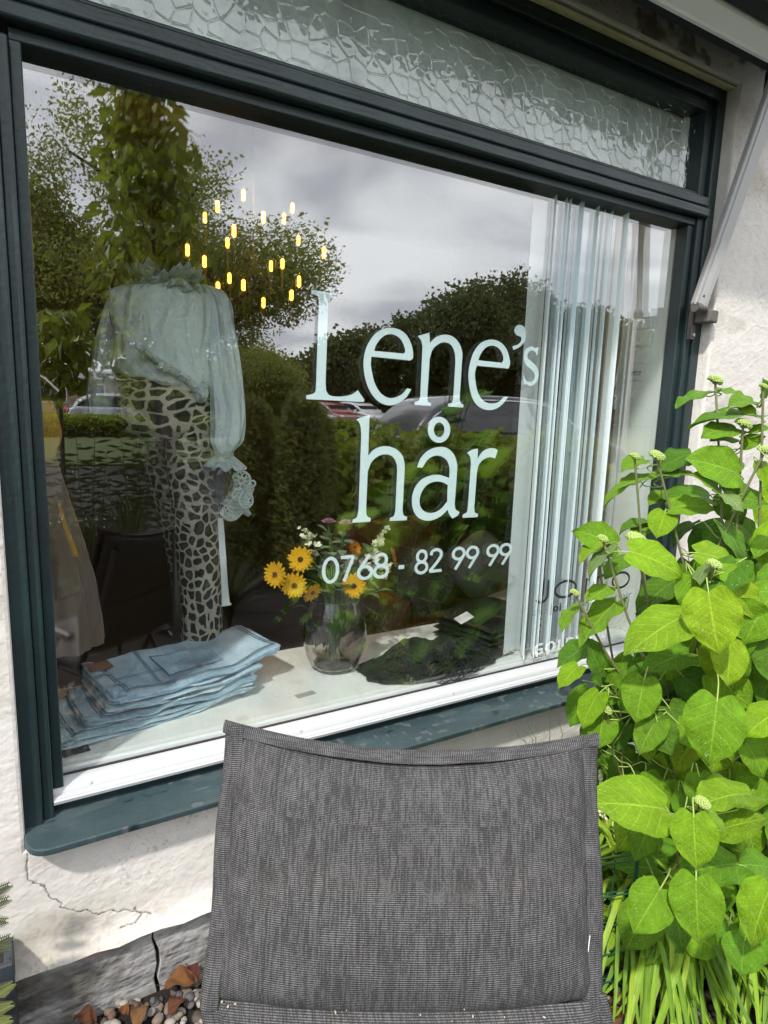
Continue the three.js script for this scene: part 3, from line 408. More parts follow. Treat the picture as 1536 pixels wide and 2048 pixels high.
// thin telephone digits: strokes of even width, drawn on a 60 x 100 cell, cell corners in pixels
function strokeShapes(paths, w) {       // flat ribbons of one width along polylines (cell units)
  return paths.map((p) => { const c = new THREE.CatmullRomCurve3(p.pts.map(([x, y]) => new THREE.Vector3(x, y, 0)), !!p.closed, 'centripetal'), n = p.pts.length > 2 ? 44 : 1, pts = p.straight ? p.pts.map(([x, y]) => new THREE.Vector3(x, y, 0)) : c.getPoints(n), L = [], R = [];
    for (let i = 0; i < pts.length; i++) { const a = pts[Math.max(0, i - 1)], b = pts[Math.min(pts.length - 1, i + 1)], t = (p.closed && (i === 0 || i === pts.length - 1) ? pts[1].clone().sub(pts[pts.length - 2]) : b.clone().sub(a)).normalize(); L.push([pts[i].x - t.y * w / 2, pts[i].y + t.x * w / 2]); R.push([pts[i].x + t.y * w / 2, pts[i].y - t.x * w / 2]); } return [L, R]; });
}
const circ = (cx, cy, rx, ry) => ({ closed: 1, pts: Array.from({ length: 14 }, (_, i) => [cx + rx * Math.cos(i / 14 * 6.2832), cy + ry * Math.sin(i / 14 * 6.2832)]) });
const DIG = { 0: [circ(30, 50, 26, 46)], 7: [{ straight: 1, pts: [[4, 96], [56, 96]] }, { straight: 1, pts: [[54, 97], [18, 0]] }], 6: [circ(30, 28, 24, 24), { straight: 1, pts: [[9, 40], [44, 98]] }], 8: [circ(30, 73, 20, 23), circ(30, 26, 25, 23)], 2: [{ pts: [[7, 74], [12, 90], [30, 97], [48, 88], [51, 70], [40, 50], [4, 5]] }, { straight: 1, pts: [[3, 5], [56, 5]] }], 9: [circ(30, 71, 24, 24), { straight: 1, pts: [[51, 60], [17, 2]] }], '-': [{ straight: 1, pts: [[12, 36], [48, 36]] }] };
// [digit, left, right] along the baseline, in pixels of the magnified view; baseline and cap line from two measured ends
for (const [ch, l, r] of [['0', 330, 415], ['7', 420, 500], ['6', 512, 598], ['8', 598, 680], ['-', 722, 772], ['8', 818, 888], ['2', 893, 966], ['9', 1012, 1084], ['9', 1086, 1156], ['9', 1194, 1264], ['9', 1262, 1330]]) {
  const base = (x) => mixn(546, 448, (x - 370) / 930), cap = (x) => mixn(410, 336, (x - 370) / 930), A = R5(l, base(l)), B = R5(r, base(r)), C = R5(l, cap(l));
  const shapes = strokeShapes(DIG[ch], ch === '-' ? 16 : 13).map(([L, R]) => { const f = (q) => new THREE.Vector2(A.x + (B.x - A.x) * q[0] / 60, A.y + (B.y - A.y) * q[0] / 60 + (C.y - A.y) * q[1] / 100); const s = []; const g = new THREE.BufferGeometry(), pos = [], idx = []; L.forEach((q, i) => { const a = f(q), b = f(R[i]); pos.push(a.x, a.y, LZ, b.x, b.y, LZ); if (i) idx.push(2 * i - 2, 2 * i - 1, 2 * i, 2 * i - 1, 2 * i + 1, 2 * i); }); g.setAttribute('position', new THREE.Float32BufferAttribute(pos, 3)); g.setIndex(idx); g.computeVertexNormals(); return g; });
  shapes.forEach((g, i) => g.translate(0, 0, i * 0.0003)); mesh('digit', shapes, vinyl, glassPane);
}
// small trade lettering low at the right
const sans = await new FontLoader().loadAsync('fonts/droid/droid_sans_bold.typeface.json'), sansR = await new FontLoader().loadAsync('fonts/droid/droid_sans_regular.typeface.json');
function words(name, text, font, A, B, height, mat, squeeze = 1) {
  const g = new TextGeometry(text, { font, size: height, depth: 0.0006, curveSegments: 6 }); g.computeBoundingBox(); const w = g.boundingBox.max.x - g.boundingBox.min.x; g.translate(-g.boundingBox.min.x, 0, 0); g.scale((B.x - A.x) / w, 1, 1); g.translate(A.x, (A.y + B.y) / 2, LZ); return mesh(name, g, mat, glassPane);
}
const blackVinyl = std({ name: 'black_vinyl', color: lin(0.015, 0.016, 0.02), roughness: 0.5 }), greyVinyl = std({ name: 'grey_vinyl', color: lin(0.20, 0.27, 0.29), roughness: 0.5 }), whiteVinyl = std({ name: 'bright_vinyl', color: lin(0.85, 0.88, 0.88), roughness: 0.5 });
{ const q = at(1066, 1312, LZ), e = at(1222, 1280, LZ); e.y = q.y; words('trade_name', 'GOLDWELL', sans, q, e, 0.040, whiteVinyl); }
{ const q = at(1063, 1232, LZ), e = at(1262, 1200, LZ), w = e.x - q.x; e.y = q.y;
  const a = q.clone(), b = q.clone(); b.x += w * 0.13; words('slogan', 'the', sansR, a, b, 0.024, greyVinyl); a.x = q.x + w * 0.16; b.x = q.x + w * 0.27; words('slogan', 'joi', sans, a, b, 0.026, blackVinyl); a.x = q.x + w * 0.31; b.x = q.x + w; words('slogan', 'of healthy hair', sansR, a, b, 0.024, greyVinyl); }
{ // the rounded brand name: hook, three rings and a stem
  const o = at(1066, 1206, LZ), e = at(1256, 1190, LZ), w = (e.x - o.x), h = 0.072, T = 0.0095, G = [];
  const arc = (cx, cy, rx, ry, a0, a1) => { const p = []; for (let i = 0; i <= 24; i++) { const a = mixn(a0, a1, i / 24); p.push(new THREE.Vector3(o.x + w * cx + rx * Math.cos(a), o.y + h * cy + ry * Math.sin(a), LZ)); } return p; };
  const rib = (p) => { const pos = [], idx = []; p.forEach((q, i) => { const t = p[Math.min(p.length - 1, i + 1)].clone().sub(p[Math.max(0, i - 1)]).normalize(); pos.push(q.x - t.y * T / 2, q.y + t.x * T / 2, LZ, q.x + t.y * T / 2, q.y - t.x * T / 2, LZ); if (i) idx.push(2 * i - 2, 2 * i - 1, 2 * i, 2 * i - 1, 2 * i + 1, 2 * i); }); const g = new THREE.BufferGeometry(); g.setAttribute('position', new THREE.Float32BufferAttribute(pos, 3)); g.setIndex(idx); g.computeVertexNormals(); return g; };
  const V = (x, y) => new THREE.Vector3(o.x + w * x, o.y + h * y, LZ);
  G.push(rib([...arc(0.08, 0.30, w * 0.055, h * 0.34, -2.6, 0), V(0.135, 1.0)]), rib(arc(0.31, 0.42, w * 0.105, h * 0.40, 0, 6.2832)), rib([V(0.52, 0.02), V(0.52, 0.80)]), rib(arc(0.70, 0.42, w * 0.10, h * 0.40, 0.7, 5.6)), rib(arc(0.90, 0.42, w * 0.095, h * 0.40, 0, 6.2832)));
  mesh('trade_name', G, blackVinyl, glassPane);
}
// ================================================================ what stands in the window and in the shop
function loft(sec, o = {}) {            // sec: [x, y, z, rx, rz] from top to bottom; o.fold(theta, v) multiplies the radius
  const c = new THREE.CatmullRomCurve3(sec.map((s) => new THREE.Vector3(s[0], s[1], s[2]))), r = new THREE.CatmullRomCurve3(sec.map((s) => new THREE.Vector3(s[3], s[4], 0)));
  return surf(o.nu ?? 48, o.nv ?? 60, (u, v) => { const p = c.getPoint(v), q = r.getPoint(v), t = u * 6.28319, k = o.fold ? o.fold(t, v) : 1; return [p.x + Math.cos(t) * q.x * k, p.y + (o.lift ? o.lift(t, v) : 0), p.z + Math.sin(t) * q.y * k, u * (o.us ?? 1), v * (o.vs ?? 1)]; }, true);
}
const weave = tex(256, 256, g1((u, v) => 0.5 + 0.25 * Math.sin(u * 6.28319 * 64) * Math.sin(v * 6.28319 * 64) + 0.3 * (fbm(u * 8, v * 8, 8, 3, 6) - 0.5)));
// the white shelf board behind the pane
{
  const b = thing('display_shelf', 'white display board along the foot of the shop window', 'shelf');
  mesh('board', box(-0.02, 2.1, 0.535, 0.565, -0.56, -0.118, 0.003), std({ name: 'white_board', color: lin(0.80, 0.84, 0.81), roughness: 0.55, map: tex(512, 256, (u, v) => { const n = 0.9 + 0.12 * fbm(u * 10, v * 6, 10, 4, 3), s = sstep(0.70, 0.8, fbm(u * 14, v * 10, 14, 3, 9)) * 0.08; return [n - s, n - s, n - s * 1.1]; }, true) }), b);
  mesh('front_panel', box(-0.02, 2.1, 0.04, 0.533, -0.54, -0.31, 0.003), std({ name: 'dark_panel', color: lin(0.03, 0.03, 0.03), roughness: 0.6 }), b);
  for (const [x, z] of [[0.70, -0.21], [1.18, -0.17]]) { const m = mesh('tape_mark', box(-0.03, 0.03, 0, 0.0012, -0.012, 0.012, 0), std({ name: 'grey_tape', color: lin(0.33, 0.36, 0.34), roughness: 0.4 }), b); m.position.set(x, 0.5655, z); m.rotation.y = 0.1; }
  const tg = tag(mesh('hang_tag', box(-0.03, 0.03, 0, 0.002, -0.022, 0.022, 0), std({ name: 'black_card', color: lin(0.03, 0.035, 0.035), roughness: 0.5 })), 'small black card lying at the left front corner of the display board', 'tag'); tg.position.copy(atY(150, 1500, 0.567)); tg.rotation.y = 0.12;
}
// folded jeans, four in a stack
{
  rnd = mulberry(33);
  const denim = tex(1024, 1024, (u, v) => { const n = fbm(u * 6, v * 6, 6, 5, 3), fade = sstep(0.35, 0.7, fbm(u * 3, v * 3, 3, 3, 44)), tw = 0.05 * Math.sin((u * 220 + v * 220) * 6.283), g = 0.10 * (vnoise(u * 400, v * 60, 400, 3) - 0.5); const k = n * 0.36 + tw + g - 0.18; return [0.66 + fade * 0.14 + k, 0.745 + fade * 0.11 + k, 0.79 + fade * 0.09 + k]; }, true);
  const dm = (name, s) => std({ name, map: rep(denim, 1.6, 1.2), color: new THREE.Color().setRGB(...s), roughness: 0.95, bumpMap: rep(weave, 9), bumpScale: 0.0008 });
  const mats = [dm('pale_denim', [0.92, 0.98, 0.98]), dm('washed_denim', [0.75, 0.83, 0.87]), dm('faded_denim', [0.95, 0.98, 0.98]), dm('light_blue_denim', [0.80, 0.90, 0.98])];
  const stitch = std({ name: 'dark_stitching', color: lin(0.12, 0.19, 0.26), roughness: 0.9 }), leather = std({ name: 'brown_leather', color: lin(0.20, 0.09, 0.045), roughness: 0.7, bumpMap: rep(grain, 2), bumpScale: 0.001 });
  // a folded sheet: rounded fold along one long side, soft ends, wrinkles
  const hgt = (x, z, s) => 0.040 * (fbm(x * 5 + 3, z * 5 + 1, 0, 2, 5) - 0.5) + 0.016 * (fbm(x * 10 + s * 9, z * 9, 0, 3, 5) - 0.5) + 0.008 * (fbm(x * 26 + z * 14, z * 22 - x * 6 + s, 0, 3, 8) - 0.5) + 0.006 * sstep(0.05, 0.26, x);
  const sheetG = (L, D, T, s, bowl = 0) => surf(56, 60, (u, v) => { const t = u * 6.28319, sx = v * 2 - 1, e = Math.pow(1 - Math.pow(Math.abs(sx), 9), 0.28), ct = Math.cos(t), st = Math.sin(t), z = Math.sign(ct) * Math.pow(Math.abs(ct), 0.38) * D / 2 * (0.90 + 0.20 * fbm(sx * 3 + s * 3, s, 0, 3, 2)) * (0.9 + 0.1 * e), y = Math.sign(st) * Math.pow(Math.abs(st), 0.6) * T / 2 * e * (0.7 + 0.6 * fbm(sx * 2.5 + s, z * 6, 0, 2, 9)), x = sx * L / 2 * (1 + 0.015 * (fbm(z * 16 + s * 7, s, 0, 2, 4) - 0.5)); return [x, y + hgt(x, z, s) + bowl * sx * sx * (sx > 0 ? 1 : 0.2), z, (x + 0.5) * 1.2, z * 1.2 + t * 0.02 + s * 0.37]; }, true);
  const stack = [
    ['bottom pair of pale jeans in the folded stack, sticking out at the left', [0.290, 0.578, -0.345], 0.17, 0.53, 0.25, [0.010, 0.010], 0],
    ['pale jeans second from the bottom of the folded stack', [0.335, 0.596, -0.365], 0.12, 0.47, 0.25, [0.009, 0.009], 1],
    ['faded jeans second from the top of the folded stack', [0.370, 0.613, -0.395], 0.16, 0.45, 0.25, [0.009, 0.009], 2],
    ['light blue jeans on top of the folded stack, leather patch at the waist', [0.405, 0.634, -0.425], 0.21, 0.51, 0.28, [0.012, 0.016], 3]];
  stack.forEach(([label, p, turn, L, D, T, k]) => {
    const t = thing('folded_jeans', label, 'jeans', p, turn, undefined), m = mats[k];
    mesh('lower_leg', sheetG(L * 0.97, D * 0.98, T[0], k * 2 + 1, k === 3 ? 0.020 : 0.005).translate(-0.01, -T[0] * 0.48, 0.004), m, t);
    mesh('upper_leg', sheetG(L, D, T[1], k * 2 + 2, k === 3 ? 0.022 : 0.006).translate(0, T[0] * 0.5, 0), m, t);
    const top = T[0] * 0.5 + T[1] * 0.5, Y = (x, z) => T[1] * 0.5 * (1.7 + 0.6 * fbm(x / (L / 2) * 2.5 + k * 2 + 2, z * 6, 0, 2, 9)) + 0.001 + hgt(x, z, k * 2 + 2) + (k === 3 ? 0.022 : 0.006) * Math.pow(x / (L / 2), 2) * (x > 0 ? 1 : 0.2);
    const line = (a, b, r = 0.0009, n = 14) => { const pts = []; for (let i = 0; i <= n; i++) { const x = mixn(a[0], b[0], i / n), z = mixn(a[1], b[1], i / n); pts.push([x, Y(x, z) + 0.0008, z]); } return tube(pts, r, n * 2, 5); };
    const edge = []; for (const off of [0.012, 0.020]) edge.push(line([-L * 0.46, D / 2 - off - 0.006], [L * 0.46, D / 2 - off - 0.006], 0.0015, 26));
    for (const off of [0.02, 0.028]) edge.push(line([L / 2 - off, -D * 0.42], [L / 2 - off, D * 0.42], 0.0013, 20), line([-L / 2 + off + 0.02, -D * 0.42], [-L / 2 + off + 0.02, D * 0.42], 0.0012, 20));
    mesh('seam', edge, stitch, t);
    mesh('side_seam', [surf(40, 4, (u, v) => { const x = (u - 0.5) * L * 0.94, a = mixn(-0.9, 0.9, v); return [x, T[0] * 0.5 + T[1] * 0.5 * Math.sin(a) + hgt(x, D / 2, k * 2 + 2) + (k === 3 ? 0.022 : 0.006) * Math.pow(x / (L / 2), 2) * (x > 0 ? 1 : 0.2), D / 2 * (0.985 + 0.02 * Math.cos(a)) , u * 3, v * 0.1]; })], m, t);
    // waistband: a doubled strip across the left end
    mesh('waistband', [surf(6, 40, (u, v) => { const z = (v - 0.5) * D * 0.97, x = -L / 2 + 0.004 + u * 0.036; return [x, Y(x, z) + 0.0035 * Math.pow(Math.sin(u * 3.14159), 0.4) - 0.001, z, x * 1.3 + 0.7, z * 1.3 + 0.3]; }), ...[0.006, 0.038].map((o) => line([-L / 2 + o, -D * 0.46], [-L / 2 + o, D * 0.46], 0.001))], m, t);
    if (k === 3) {
      mesh('leather_patch', surf(10, 10, (u, v) => { const x = -L / 2 + 0.012 + u * 0.060, z = -0.118 + v * 0.062; return [x, Y(x, z) + 0.006, z]; }), leather, t);
      for (const z of [-0.02, 0.075]) mesh('belt_loop', surf(3, 12, (u, v) => { const x = -L / 2 - 0.004 + v * 0.055, zz = z + (u - 0.5) * 0.013; return [x, Y(x, zz) + 0.003 + 0.005 * Math.sin(v * 3.14159), zz, u * 0.03, v * 0.1]; }), m, t);
      mesh('back_seam', [line([-L / 2 + 0.045, 0.02], [-L * 0.12, 0.02]), line([-L / 2 + 0.045, 0.028], [-L * 0.12, 0.028]), line([-L * 0.20, -0.14], [-L * 0.235, 0.13]), line([-L * 0.19, -0.14], [-L * 0.225, 0.13])], stitch, t);
      const pk = [[-0.075, -0.075], [-0.075, 0.062], [-0.0, 0.075], [0.09, 0.06], [0.09, -0.06], [-0.075, -0.075]]; const pg = []; for (let i = 0; i + 1 < pk.length; i++) pg.push(line(pk[i], pk[i + 1], 0.001, 8)); 
      mesh('pocket', [surf(14, 14, (u, v) => { const x = -0.075 + u * 0.165, z = (v - 0.5) * 0.13; return [x, Y(x, z) + 0.0022, z, x + 0.5, z + 0.5]; })], m, t);
      mesh('pocket_stitching', [...pg, line([-0.06, -0.03], [-0.02, 0.0]), line([-0.02, 0.0], [-0.06, 0.03]), line([-0.045, -0.03], [-0.005, 0.0]), line([-0.005, 0.0], [-0.045, 0.03])], stitch, t);
    } else mesh('leather_patch', surf(6, 6, (u, v) => { const x = L / 2 - 0.03 + u * 0.04, z = -0.02 + v * 0.05; return [x, Y(Math.min(x, L / 2), z) - 0.006 - 0.5 * Math.max(0, x - L / 2 + 0.01), z]; }), leather, t);
  });
}
// vase of flowers
{
  rnd = mulberry(61);
  const C = new THREE.Vector3(0.862, 0.5655, -0.355);
  const vase = thing('glass_vase', 'dimpled smoky glass vase on the white board holding flowers', 'vase', [C.x, C.y, C.z]);
  const smoke = phy({ name: 'smoky_glass', color: lin(0.97, 0.97, 0.96), transmission: 1, thickness: 0.004, roughness: 0.0, ior: 1.5, attenuationColor: lin(0.45, 0.46, 0.42), attenuationDistance: 0.022 });
  const prof = (v) => v < 0.04 ? mixn(0.052, 0.074, v / 0.04) : 0.052 + 0.052 * Math.pow(Math.sin(Math.min(1, v * 1.45 + 0.30) * 1.5708 + Math.max(0, v * 1.45 + 0.30 - 1) * 1.2), 1.3);
  const body = (o) => surf(72, 60, (u, v) => { const t = u * 6.28319, d = [1.42, 2.62, 4.0, 5.3].reduce((s, c) => s + Math.exp(-Math.pow((t - c + 0.9 * (v - 0.38)) / 0.36, 2) - Math.pow((v - 0.38) / 0.21, 2)), 0) * 0.030, r = prof(v) - d - o; return [Math.cos(t) * r, v * 0.235 + (v === 0 ? 0.002 : 0), Math.sin(t) * r]; }, true);
  mesh('body', [body(0.005).scale(1, 0.985, 1).translate(0, 0.0035, 0), body(0).index ? (() => { const g = body(0), a = g.index.array; for (let i = 0; i < a.length; i += 3) { const q = a[i]; a[i] = a[i + 1]; a[i + 1] = q; } const n = g.attributes.normal; for (let i = 0; i < n.count; i++) n.setXYZ(i, -n.getX(i), -n.getY(i), -n.getZ(i)); return g; })() : body(0)], smoke, vase);
  mesh('rim', new THREE.TorusGeometry(prof(1), 0.002, 8, 48).rotateX(Math.PI / 2).translate(0, 0.235, 0), smoke, vase);
  mesh('base', new THREE.CylinderGeometry(0.060, 0.054, 0.006, 40).translate(0, 0.004, 0), phy({ name: 'thick_base_glass', color: lin(0.8, 0.84, 0.82), transmission: 1, thickness: 0.01, roughness: 0, ior: 1.45 }), vase);
  const stemM = std({ name: 'green_stem', color: lin(0.06, 0.13, 0.03), roughness: 0.7 }), petalY = leafMat('yellow_petal', 0.80, 0.46, 0.02, 0.25), petalO = leafMat('orange_petal', 0.72, 0.28, 0.02, 0.25), petalP = leafMat('mauve_petal', 0.62, 0.28, 0.60, 0.25), eye = std({ name: 'dark_eye', color: lin(0.05, 0.025, 0.012), roughness: 0.9 }), ring = std({ name: 'orange_ring', color: lin(0.5, 0.2, 0.02), roughness: 0.9 }), cream = std({ name: 'cream_petal', color: lin(0.72, 0.72, 0.50), roughness: 0.8 }), lf = leafMat('flower_leaf', 0.10, 0.17, 0.07, 0.3), euc = leafMat('grey_green_leaf', 0.20, 0.27, 0.20, 0.3);
  const petal = (l, w, cup) => surf(4, 7, (u, v) => { const k = (u - 0.5) * w * Math.pow(Math.sin(Math.min(1, v * 0.86 + 0.14) * 3.05), 0.55); return [v * l, cup * l * v * v - Math.abs(u - 0.5) * 0.002, k]; });
  const orient = (o, dir) => o.quaternion.setFromUnitVectors(new THREE.Vector3(0, 1, 0), dir.clone().normalize());
  const stem = (p, f) => mesh('stem', tube([[C.x + rr(-0.03, 0.03), C.y + 0.03, C.z + rr(-0.03, 0.03)], [C.x + clamp((p.x - C.x) * 0.2, -0.035, 0.035), C.y + 0.20, C.z + clamp((p.z - C.z) * 0.3, -0.03, 0.03)], [C.x + clamp((p.x - C.x) * 0.35, -0.07, 0.07), Math.max(C.y + 0.262, mixn(C.y + 0.24, p.y, 0.5)), mixn(C.z, p.z, 0.5)], [p.x - (p.x - C.x) * 0.03, p.y - 0.004, p.z - 0.004]].map((q) => [q[0] - f.position.x, q[1] - f.position.y, q[2] - f.position.z]), 0.0022, 24, 6), stemM, f);
  const gerb = (label, px, py, dz, r, dir, mat = petalY) => {
    r *= 1.12; const p = at(px, py, C.z + dz), f = thing('gerbera', label, 'flower', [p.x, p.y, p.z]), h = new THREE.Group(); 
    const d = dir.clone().normalize(), q = new THREE.Quaternion().setFromUnitVectors(new THREE.Vector3(0, 1, 0), d), put = (g) => g.applyQuaternion(q);
    for (let row = 0; row < 2; row++) for (let i = 0; i < 17; i++) { const g = petal(r * (row ? 0.86 : 1) * rr(0.92, 1.06), r * 0.30, row ? 0.22 : rr(-0.05, 0.10)); g.rotateY((i + row * 0.5) / 17 * 6.2832 + rr(-0.08, 0.08)); g.translate(0, row * 0.002, 0); mesh('petal', put(g), mat, f); }
    const bl = []; for (let i = 0; i < 26; i++) { const g = leafletGeo(r * 0.34 * rr(0.8, 1.1), r * 0.07, 0.0); g.rotateZ(0.5); g.rotateY(i / 26 * 6.28); g.translate(0, 0.003, 0); bl.push(g); }
    mesh('inner_petals', put(join(bl)), ring, f); mesh('eye', put(new THREE.SphereGeometry(r * 0.2, 14, 8).scale(1, 0.45, 1).translate(0, 0.003, 0)), eye, f); stem(p, f); return f; };
  const V = (x, y, z) => new THREE.Vector3(x, y, z), toCam = EYE.clone().sub(C).normalize();
  gerb('yellow gerbera facing out at the upper left of the bouquet', 601, 1119, 0.04, 0.036, toCam.clone().add(V(-0.1, -0.1, 0)));
  gerb('yellow gerbera turned to the left, leftmost of the bouquet', 551, 1149, 0.04, 0.037, V(-0.9, 0.1, 0.55));
  gerb('yellow gerbera turned down to the left, under the leftmost pair', 589, 1171, 0.06, 0.037, V(-0.55, 0.05, 0.85));
  gerb('small nodding yellow gerbera over the left of the vase rim', 624, 1185, 0.06, 0.030, V(0.25, -0.45, 0.9));
  gerb('yellow gerbera over the right of the vase rim', 707, 1172, 0.07, 0.036, toCam.clone().add(V(0.15, -0.1, 0.2)));
  gerb('orange gerbera seen from the side at the right of the bouquet', 786, 1112, 0.02, 0.030, V(0.9, 0.25, 0.4), petalO);
  gerb('orange gerbera half hidden behind the first digits', 709, 1095, -0.02, 0.026, V(0.3, 0.5, 0.8), petalO);
  const mum = (label, px, py, r) => { const p = at(px, py, C.z), f = thing('mauve_chrysanthemum', label, 'flower', [p.x, p.y, p.z]); for (let row = 0; row < 4; row++) { const n = 18 - row * 3; for (let i = 0; i < n; i++) { const g = petal(r * (1 - row * 0.17) * rr(0.9, 1.1), r * 0.24, 0.1); g.rotateZ(0.15 + row * 0.38); g.rotateY((i + row * 0.37) / n * 6.2832); mesh('petal', g, petalP, f); } } mesh('eye', new THREE.SphereGeometry(r * 0.18, 10, 8).translate(0, r * 0.2, 0), ring, f); stem(p, f); };
  mum('mauve chrysanthemum topping the bouquet, the left one', 657, 1045, 0.023); mum('paler mauve chrysanthemum topping the bouquet, the right one', 691, 1048, 0.024);
  const spike = (label, px0, py0, px1, py1, n, r) => { const a = at(px0, py0, C.z - 0.01), b = at(px1, py1, C.z - 0.02), f = thing('cream_flower_spike', label, 'flower', [a.x, a.y, a.z]); for (let i = 0; i < n; i++) { const v = i / n, c = a.clone().lerp(b, v).sub(a), q = inBall().multiplyScalar(mixn(0.030, 0.008, v)).add(c), s = mixn(r, r * 0.45, v) * rr(0.75, 1.15), pg = []; for (let k = 0; k < 5; k++) { const g = surf(3, 4, (u, w) => [w * s * 1.3, s * 0.7 * w * w, (u - 0.5) * s * 1.3 * Math.sin(0.3 + w * 2.5)]); g.rotateY(k * 1.257 + rr(-0.2, 0.2)); pg.push(g); } pg.push(new THREE.SphereGeometry(s * 0.5, 8, 6)); const m = mesh('floret', join(pg), cream, f); m.position.copy(q); m.rotation.set(rr(-1, 1), rr(0, 6), rr(-1, 1)); } stem(a, f); };
  spike('cream flower spike leaning left at the top of the bouquet', 628, 1092, 598, 1058, 18, 0.011); spike('cream stock spike rising at the right of the bouquet', 742, 1130, 776, 1052, 30, 0.013); spike('low cream flower head behind the first digits', 690, 1135, 712, 1108, 20, 0.012); spike('small cream spike at the right of the bouquet', 757, 1150, 785, 1125, 12, 0.011);
  const twig = (label, px0, py0, px1, py1, n, l, w, mat, dz = 0) => { const a = at(px0, py0, C.z + dz), b = at(px1, py1, C.z + dz - 0.01), f = thing('leaf_sprig', label, 'foliage', [a.x, a.y, a.z]); mesh('stem', tube([[C.x - a.x, C.y + 0.04 - a.y, C.z - a.z], [0, 0, 0], [(b.x - a.x) * 0.5, (b.y - a.y) * 0.55, 0], [b.x - a.x, b.y - a.y, b.z - a.z]], 0.0018, 20, 5), stemM, f); for (let i = 0; i < n; i++) { const v = (i + 0.5) / n, g = surf(4, 7, (u, q) => [q * l, 0.12 * l * Math.sin(q * 3), (u - 0.5) * w * Math.sin(0.12 + q * 2.95)]); g.rotateZ(rr(-0.3, 0.6)); g.rotateY(i * 2.4 + rr(-0.3, 0.3)); const m = mesh('leaf', g, mat, f); m.position.copy(b.clone().sub(a).multiplyScalar(v)); } };
  twig('grey green leafy sprig in the middle of the bouquet', 672, 1150, 690, 1070, 12, 0.045, 0.03, euc); twig('round leafed sprig under the mauve flowers', 662, 1120, 655, 1060, 10, 0.04, 0.032, euc); twig('green leaves at the left of the bouquet', 640, 1150, 605, 1085, 9, 0.05, 0.022, lf); twig('green leafy stem reaching right over the vase rim', 722, 1190, 762, 1180, 7, 0.055, 0.022, lf, 0.05); twig('green leaves right of the middle of the bouquet', 715, 1150, 748, 1085, 9, 0.05, 0.024, lf, -0.02); twig('dark leaves hanging over the front of the vase rim', 665, 1190, 672, 1165, 8, 0.055, 0.026, lf, 0.06);
}
